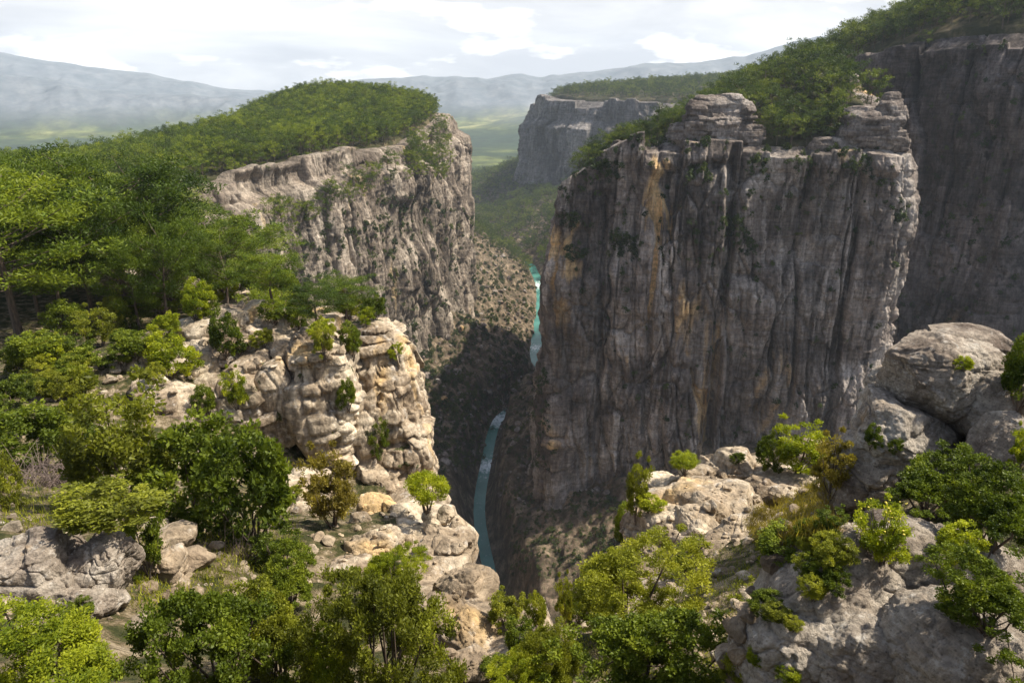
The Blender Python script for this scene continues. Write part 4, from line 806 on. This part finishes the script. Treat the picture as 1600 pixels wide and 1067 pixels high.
# heap of dead twigs and fallen branches
def twigs(px, py, Y, w, h, n, seed, label, name):
    rg = np.random.default_rng(seed); m = mpp(px, py, Y); c = at(px, py, Y); ps = []
    for k in range(n):
        b = rg.normal(size=3)*np.array([w*.2, w*.12, 0])*m; d = np.array([rg.normal()*w*.28, rg.normal()*w*.2, abs(rg.normal())*h*.5+.1*h])*m; e = b+d; mid = (b+e)/2+rg.normal(size=3)*.06*w*m
        ps.append(([b, mid, e], [.6*m, .45*m, .2*m]))
    V, Fq = tubes(ps, 4); mm, N, L = newmat('dead_wood'); b = nn(N, 'ShaderNodeBsdfPrincipled'); ge = nn(N, 'ShaderNodeNewGeometry'); t = tex(N, L, ge.outputs['Position'], 5, 3, .6); L.new(ramp(N, L, t, [(.3, (.08, .055, .045)), (.7, (.24, .18, .15))]), b.inputs[0]); b.inputs['Roughness'].default_value = .9
    o = nn(N, 'ShaderNodeOutputMaterial'); L.new(b.outputs[0], o.inputs[0]); tag(mesh(name, V, Fq, mm, loc=c), label, 'dead wood')
twigs(372, 885, 25.5, 80, 60, 170, 3, 'tangled heap of dry grey twigs between the shady trees and the dark glossy shrub', 'twig_heap')
twigs(75, 755, 34, 190, 44, 240, 4, 'long fallen tangle of brown dead branches at the left edge', 'fallen_branches')

# ---- pines
PK = [lambda k=k: pine_parts(200+k, 12, 8+k*.5, 34, 135, .30, .095, .30+.05*k, 4, .62, 1.2) for k in range(3)]
PF = [lambda k=k: pine_parts(210+k, 9.5+.6*k, 7+.5*k, 15, 44, .62, .20, .26, 2, .6, 1.55) for k in range(4)]
def pine(loc, sc, label, near=True, k=None, leafmat='pine', group=None, tilt=(0, 0), cat='pine tree', rz=None, name='pine_tree'):
    k = RG.integers(3 if near else 4) if k is None else k
    return put(('near' if near else 'far', int(k)), (PK if near else PF)[k], leafmat, name, tuple(loc), RG.random()*6.28 if rz is None else rz, sc, label, cat, group, tilt)
NP = [(32,528,250,230,0,'big leaning pine with a thick bare trunk at the left edge'),(190,470,200,180,1,'pine with a slanting bare trunk in the middle of the near wood'),(118,455,150,175,2,'full pine between the leaning edge pine and the slanting trunk'),
 (262,470,130,120,0,'short dark pine in front of the near wood, above the undergrowth'),(345,470,150,110,1,'spreading pine at the right end of the near wood above the ridge'),(285,440,150,100,2,'broad pine behind the spreading one at the edge of the near wood'),
 (395,455,110,90,0,'outermost pine of the near wood hanging over the canyon edge'),(430,480,90,80,1,'low pine between the ridge crest and the canyon edge'),(540,500,80,60,2,'small pine on the far rim behind the pinnacles'),(495,505,80,56,0,'small pine left of the one behind the pinnacles'),
 (205,400,150,120,1,'yellowish pine rising behind the slanting trunk'),(60,400,170,130,2,'bushy pine above the big leaning one'),(150,380,150,100,0,'pine on the second row of the near wood, left half'),(270,385,110,80,0,'pine on the second row of the near wood, right half')]
for px, py, w_, h_, k, lb in NP:
    q = ray(px, py); p = q[0] if q is not None else at(px, py, 90)
    m = (p[1]*CP-p[2]*SP)/F; pine((p[0], p[1], p[2]-.2), (w_*m/8.5, w_*m/8.5, h_*m/12), lb, True, k)
nearpos = [at(px, py, 90)[:2] for px, py, *_ in NP]
def scatter(x0, x1, y0, y1, step, seed, keep):
    rg = np.random.default_rng(seed); gx, gy = np.meshgrid(np.arange(x0, x1, step), np.arange(y0, y1, step)); x = (gx+rg.uniform(-.45, .45, gx.shape)*step).ravel(); y = (gy+rg.uniform(-.45, .45, gx.shape)*step).ravel()
    px = 800+F*x/np.maximum(1, y*CP+35*SP); k = (px > -120) & (px < 1720) & (y > 20); x, y = x[k], y[k]; k = keep(x, y); return x[k], y[k], rg
# left plateau and wood
x, y, rg = scatter(-900, -20, 95, 1250, 8.0, 61, lambda x, y: (segdist(x, y, POLY_L, True) > 4) & (np.hypot(x, y) > 100))
pts = [np.stack([x, y, terrain(x, y)[0]-.3, .8+(.12+.75*rg.random(len(x)))*(.6+.4*sst(150, 400, y))], 1)]; reg = [np.zeros(len(x))]
def keepR(x, y):
    db = segdist(x, y, POLY_B, True); dc = segdist(x, y, POLY_C, True)
    front = (db > np.where(x < 100, 7, np.where((x > 140) & (x < 182), 4, 11))+5*noise(x/14, y/14, None, 7)) | (dc > 3.5)
    tower = ((x > 104) & (x < 142) & (y < 440) & (y > 416)) | ((x > 178) & (x < 220) & (y < 434))
    return front & ~tower & (y < 1300)
x, y, rg = scatter(20, 760, 300, 1300, 8.8, 62, keepR)
pts.append(np.stack([x, y, terrain(x, y)[0]-.3, (1.0+.9*rg.random(len(x))**1.5)*(.62+.38*sst(100, 190, x))], 1)); reg.append(np.ones(len(x)))
# pines standing right on the rim of the great cliff
rg = np.random.default_rng(77); RP = [(rg.uniform(40, 104), 0, 0) for _ in range(34)]+[(rg.uniform(143, 184), 0, 0) for _ in range(22)]
rp = np.array([[x_, np.interp(x_, [28, 69, 105, 140, 209], [440, 429, 420, 414, 409])+rg.uniform(3, 26)] for x_, _, _ in RP])
pts.append(np.array([[x_, y_, float(H_right(np.array([x_]), np.array([y_]))[0])-1.0, rg.uniform(.6, 1.25)] for x_, y_ in rp])); reg.append(np.ones(len(rp)))
pts = np.concatenate(pts); reg = np.concatenate(reg)
# the wood thins to smaller trees towards the canyon edge
dep_ = pts[:, 1]*CP-pts[:, 2]*SP; pxx = 800+F*pts[:, 0]/dep_; hmax = np.interp(pxx, [180, 290, 320, 380, 430, 500, 560], [235, 318, 335, 385, 425, 455, 480]); pit = math.atan
zt_ = np.tan(np.arctan((533.5-hmax)/F)-PITCH)*pts[:, 1]; lim_ = (zt_-pts[:, 2])/13.5; edge = (reg == 0) & (pts[:, 1] < 330) & (pxx > 180)
pts[:, 3] = np.where(edge, np.minimum(pts[:, 3], lim_), pts[:, 3]); ok_ = pts[:, 3] > .33; pts = pts[ok_]; reg = reg[ok_]
# trees that stand on ledges of the mesa cliff, found where its face is seen
led = [r[0] for r in face_points([(395,345),(420,330),(470,345),(520,300),(600,262),(640,240),(690,235),(700,255),(640,285),(560,315),(520,345),(470,362)], 320, 5, 'mesa', 5)]
led += [r[0] for r in face_points([(640,225),(700,190),(705,260),(690,290),(650,285),(630,250)], 120, 6, 'mesa', 5)]
pts = np.concatenate([pts, np.array([[*p, .75+.5*RG.random()] for p in led])]); reg = np.concatenate([reg, np.full(len(led), 2)])
d = np.linalg.norm(pts[:, :3], axis=1); w_ = d/np.where(reg == 0, 1.0, 1.45)         # those that show largest first; the right mesa is seen edge on
ordr = np.argsort(w_); nind = 300-len(NP); ind = ordr[:nind]; rest = ordr[nind:]
LBL = {0: ('green pine in the wood that covers the left plateau', 'pines of the wood on the left plateau'), 1: ('dark pine in the wood on top of the great right cliffs', 'pines on top of the right cliffs'), 2: ('small pine rooted on a ledge of the left mesa cliff', 'pines on the ledges of the left mesa cliff')}
for i in ind:
    p = pts[i]; rgn = int(reg[i]); near = d[i] < 170
    s_ = p[3]*(1 if near else 1.15); pine(p[:3], (s_*(.9+.25*RG.random()), s_*(.9+.25*RG.random()), s_), LBL[rgn][0], near, None, 'pine' if rgn != 1 else 'pine_cool', LBL[rgn][1])
def stuff(name, P, sc, rz, var, protos, label=None):
    """one object: plants of many kinds scattered over points"""
    m = bpy.data.meshes.new(name); m.vertices.add(len(P)); m.vertices.foreach_set('co', np.asarray(P, np.float32).ravel())
    for k, a in (('sc', sc), ('rz', rz), ('var', var)): t = m.attributes.new(k, 'FLOAT', 'POINT'); t.data.foreach_set('value', np.asarray(a, np.float32))
    o = bpy.data.objects.new(name, m); S.collection.objects.link(o); ng = bpy.data.node_groups.new(name, 'GeometryNodeTree'); N = ng.nodes; L = ng.links
    ng.interface.new_socket('Geometry', in_out='INPUT', socket_type='NodeSocketGeometry'); ng.interface.new_socket('Geometry', in_out='OUTPUT', socket_type='NodeSocketGeometry')
    gi = N.new('NodeGroupInput'); go = N.new('NodeGroupOutput'); jn = N.new('GeometryNodeJoinGeometry')
    def na(k): a = nn(N, 'GeometryNodeInputNamedAttribute', data_type='FLOAT'); a.inputs['Name'].default_value = k; return a.outputs['Attribute']
    cx = N.new('ShaderNodeCombineXYZ'); L.new(na('rz'), cx.inputs[2]); va = na('var'); sc_ = na('sc')
    for k, ks in enumerate(protos):
        j2 = N.new('GeometryNodeJoinGeometry')
        for c in ks: oi = N.new('GeometryNodeObjectInfo'); oi.transform_space = 'ORIGINAL'; oi.inputs['Object'].default_value = c; L.new(oi.outputs['Geometry'], j2.inputs[0])
        cm = nn(N, 'FunctionNodeCompare', data_type='FLOAT', operation='EQUAL'); L.new(va, cm.inputs['A']); cm.inputs['B'].default_value = k; cm.inputs['Epsilon'].default_value = .1
        io = N.new('GeometryNodeInstanceOnPoints'); L.new(gi.outputs[0], io.inputs['Points']); L.new(cm.outputs[0], io.inputs['Selection']); L.new(j2.outputs[0], io.inputs['Instance']); L.new(cx.outputs[0], io.inputs['Rotation']); L.new(sc_, io.inputs['Scale']); L.new(io.outputs[0], jn.inputs[0])
    L.new(jn.outputs[0], go.inputs[0]); md = o.modifiers.new('scatter', 'NODES'); md.node_group = ng; return tag(o, label, None, None, 'stuff')
for k in range(4):
    for lm in ('pine', 'pine_cool'):
        if (('far', k), lm) not in PROTO:
            i = rest[0]; rest = rest[1:]; p = pts[i]; pine(p[:3], p[3]*1.15, LBL[int(reg[i])][0], False, k, lm, LBL[int(reg[i])][1])
pf = [KIDS[PROTO[(('far', k), 'pine')].name] for k in range(4)]; pfc = [KIDS[PROTO[(('far', k), 'pine_cool')].name] for k in range(4)]
R_ = pts[rest]; a = reg[rest] != 1
stuff('pine_forest', R_[a][:, :3], R_[a][:, 3]*1.12, RG.random(a.sum())*6.28, RG.integers(0, 4, a.sum()), pf)
stuff('cliff_top_forest', R_[~a][:, :3], R_[~a][:, 3]*1.12, RG.random((~a).sum())*6.28, RG.integers(0, 4, (~a).sum()), pfc)
# distant woods: on the far mesa, its slopes and the canyon bottom beyond
x, y, rg = scatter(-260, 1700, 1230, 3000, 15, 63, lambda x, y: (noise(x/60, y/60, None, 71)*.5+.75 > np.random.default_rng(3).random(len(x))) & (segdist(x, y, RIVC, False) > 16))
hz, _, mr, _ = terrain(x, y); ok = (mr > .97) | (mr < .02); x, y, hz = x[ok], y[ok], hz[ok]
stuff('distant_forest', np.stack([x, y, hz-.5], 1), 1.2+1.2*rg.random(len(x)), rg.random(len(x))*6.28, rg.integers(0, 4, len(x)), pfc)
print('pines', len(pts), len(x), time.time()-T0)

# ---- shrubs on the cliffs and screes
SK = [lambda k=k: bush_parts(300+k, nc=26, cnt=16, Lf=.13, W=.09, rclump=.17, lob=.35, stems=3, base=.0, holes=.2) for k in range(3)]
sh = []
def add(poly, n, seed, only, ms, s0, s1, lab, grp):
    for r in face_points(poly, n, seed, only, ms): sh.append((r[0]+r[1]*.2, s0+(s1-s0)*RG.random()**1.6, lab, grp))
add([(560,330),(600,300),(740,330),(745,440),(620,560),(560,520),(480,480),(400,420),(330,360),(420,350)], 800, 11, 'mesa', 5, 3, 9, 'dark shrub clinging to a crack of the left mesa cliff', 'shrubs on the left mesa cliff')
add([(750,340),(840,420),(835,540),(800,620),(770,700),(720,740),(640,640),(620,570),(740,460)], 2400, 12, 'terrain', 4.6, 3, 8.5, 'dark green shrub on the rubble slope below the left mesa', 'shrubs on the rubble slope by the river')
add([(640,590),(720,560),(770,640),(750,730),(690,740),(650,700)], 160, 13, 'terrain', 5, 5, 10, 'dark green shrub on the rubble slope below the left mesa', 'shrubs on the rubble slope by the river')
add([(860,320),(1000,215),(1410,225),(1400,420),(1300,330),(880,480)], 260, 14, 'canyon', 5, 2.4, 6, 'small shrub growing from a ledge of the great right cliff', 'shrubs on the great right cliff')
add([(860,500),(900,330),(1400,420),(1350,680),(830,740)], 160, 15, 'canyon', 7, 1.8, 5, 'small shrub growing from a ledge of the great right cliff', 'shrubs on the great right cliff')
for bx, by, n_, rr in ((975,382,9,22),(1145,355,14,20),(1160,385,6,14),(900,400,6,14),(890,345,6,14),(1090,265,5,16),(960,265,6,14),(1185,262,6,16),(1255,262,6,16),(1345,262,6,16),(930,250,10,16),(1310,205,8,20),(1110,190,6,16),(1400,330,4,20)):
    add([(bx-rr,by-rr*.7),(bx+rr,by-rr*.7),(bx+rr,by+rr),(bx-rr,by+rr)], n_*2, int(bx+by), ('canyon'), 1.2, 3, 8, 'small shrub growing from a ledge of the great right cliff', 'shrubs on the great right cliff')
add([(870,250),(1000,205),(1410,215),(1410,240),(1000,232),(870,330)], 420, 16, 'canyon', 2.5, 2.4, 6, 'small shrub growing from a ledge of the great right cliff', 'shrubs on the great right cliff')
add([(1410,90),(1600,60),(1600,520),(1400,520)], 200, 17, 'shadowed', 6, 2.5, 6, 'dark shrub on the shadowed cliff at the right edge', 'shrubs on the shadowed right cliff')
add([(780,760),(1000,780),(1000,900),(800,900)], 420, 18, 'terrain', 3, 2, 5, 'dry shrub on the dim slope at the foot of the great right cliff', 'shrubs at the foot of the great right cliff')
add([(780,600),(850,560),(870,740),(790,720)], 200, 19, None, 4, 2.5, 6, 'dark shrub by the river bend at the corner of the great right cliff', 'shrubs by the river bend')
add([(740,320),(830,410),(860,400),(870,280),(740,260)], 10, 20, 'terrain', 8, 4, 8, 'dark green shrub on the rubble slope below the left mesa', 'shrubs on the rubble slope by the river')
size = np.array([s_/np.linalg.norm(p) for p, s_, _, _ in sh]); o_ = np.argsort(-size); lim = 300-len(FB)-NFILL
for n_, i in enumerate(o_[:lim]):
    p, s_, lb, gp = sh[i]; k = int(RG.integers(3)); put(('cliff', k), SK[k], 'scrub', 'shrub', tuple(p-np.array([0, 0, .3*s_])), RG.random()*6.28, (s_, s_, s_*.9), lb, 'shrub', gp, crown='foliage', stem='stems')
sp = [KIDS[PROTO[(('cliff', k), 'scrub')].name] for k in range(3)]; rr = o_[lim:]
if len(rr): stuff('cliff_shrubs', np.array([sh[i][0]-np.array([0, 0, .3*sh[i][1]]) for i in rr]), [sh[i][1] for i in rr], RG.random(len(rr))*6.28, RG.integers(0, 3, len(rr)), sp)
print('shrubs', len(sh), time.time()-T0)

# ---- grass and low ground cover
def grass_mesh(name, poly, n, seed, hgt, only, leafmat, spread=.12, blades=7):
    res = face_points(poly, n, seed, only); rg = np.random.default_rng(seed); 
    if not res: return
    C = np.array([r[0] for r in res]); n = len(C)*blades; c = np.repeat(C, blades, 0)+rg.normal(size=(n, 3))*np.array([spread, spread, .01]); d = rg.normal(size=(n, 3))*.35+np.array([0, 0, 1]); d /= np.linalg.norm(d, axis=1)[:, None]
    hh = (hgt*(.5+rg.random(n)))[:, None]; b = np.cross(d, rg.normal(size=(n, 3))); b /= np.linalg.norm(b, axis=1)[:, None]; wd = hgt*.07
    V = np.stack([c-b*wd, c+b*wd, c+d*hh+b*wd*.2, c+d*hh-b*wd*.2], 1).reshape(-1, 3); t = np.repeat(np.clip(.5+.35*noise(c[:, 0]*1.5, c[:, 1]*1.5, None, 3)+rg.normal(size=n)*.12, 0, 1), 4)
    tag(mesh(name, V, np.arange(len(V)).reshape(-1, 4), M[leafmat], smooth=False, attr={'tint': t}), kind='stuff')
grass_mesh('dry_grass', [(1190,785),(1290,750),(1310,830),(1250,850),(1180,850),(1165,815)], 2600, 1, .15, None, 'dry')
grass_mesh('grass', [(0,700),(440,700),(480,880),(420,960),(230,960),(0,820)], 2200, 2, .22, 'terrain', 'olive', .2, 9)
grass_mesh('green_grass', [(760,880),(1330,840),(1320,1066),(740,1066)], 2000, 3, .16, 'terrain', 'olive', .15, 9)
rubble('rubble', [(0,640),(480,700),(520,800),(560,900),(250,980),(0,980)], 700, 7, .08, .45, 'terrain')
rubble('slope_rubble', [(960,830),(1100,740),(1310,740),(1260,850),(1190,900),(1150,1060),(1020,1066),(1060,930)], 620, 8, .05, .38)
rubble('ledge_rubble', [(560,790),(720,790),(770,1060),(700,1066),(690,950),(520,900)], 260, 9, .05, .3)
rubble('scree_rubble', [(745,380),(835,420),(835,540),(800,620),(770,740),(700,740),(640,640),(625,590),(740,460)], 900, 12, .9, 5.5, 'terrain', 1500, 'rock_b')
rubble('bank_rubble', [(780,600),(860,560),(960,760),(940,800),(790,790),(760,740)], 360, 13, .8, 4, 'terrain', 900, 'rock_b')
rubble('ridge_rubble', [(60,560),(400,490),(560,500),(560,560),(160,640)], 260, 10, .15, .8)
print('grass', time.time()-T0)
#HAZE
# ------------------------------------------------------------------ haze
def haze(dens):
    b = bmesh.new(); bmesh.ops.create_cube(b, size=1)
    for v in b.verts: v.co = Vector((v.co.x*22000, v.co.y*21000+200, v.co.z*1010+200))
    me = bpy.data.meshes.new('haze'); b.to_mesh(me); b.free(); o = bpy.data.objects.new('haze', me); S.collection.objects.link(o); o['kind'] = 'stuff'
    m, N, L = newmat('haze'); v = nn(N, 'ShaderNodeVolumePrincipled'); v.inputs['Color'].default_value = (.76, .87, 1.0, 1); v.inputs['Density'].default_value = dens; v.inputs['Anisotropy'].default_value = .1
    ot = nn(N, 'ShaderNodeOutputMaterial'); L.new(v.outputs[0], ot.inputs['Volume']); me.materials.append(m)
haze(.00005)
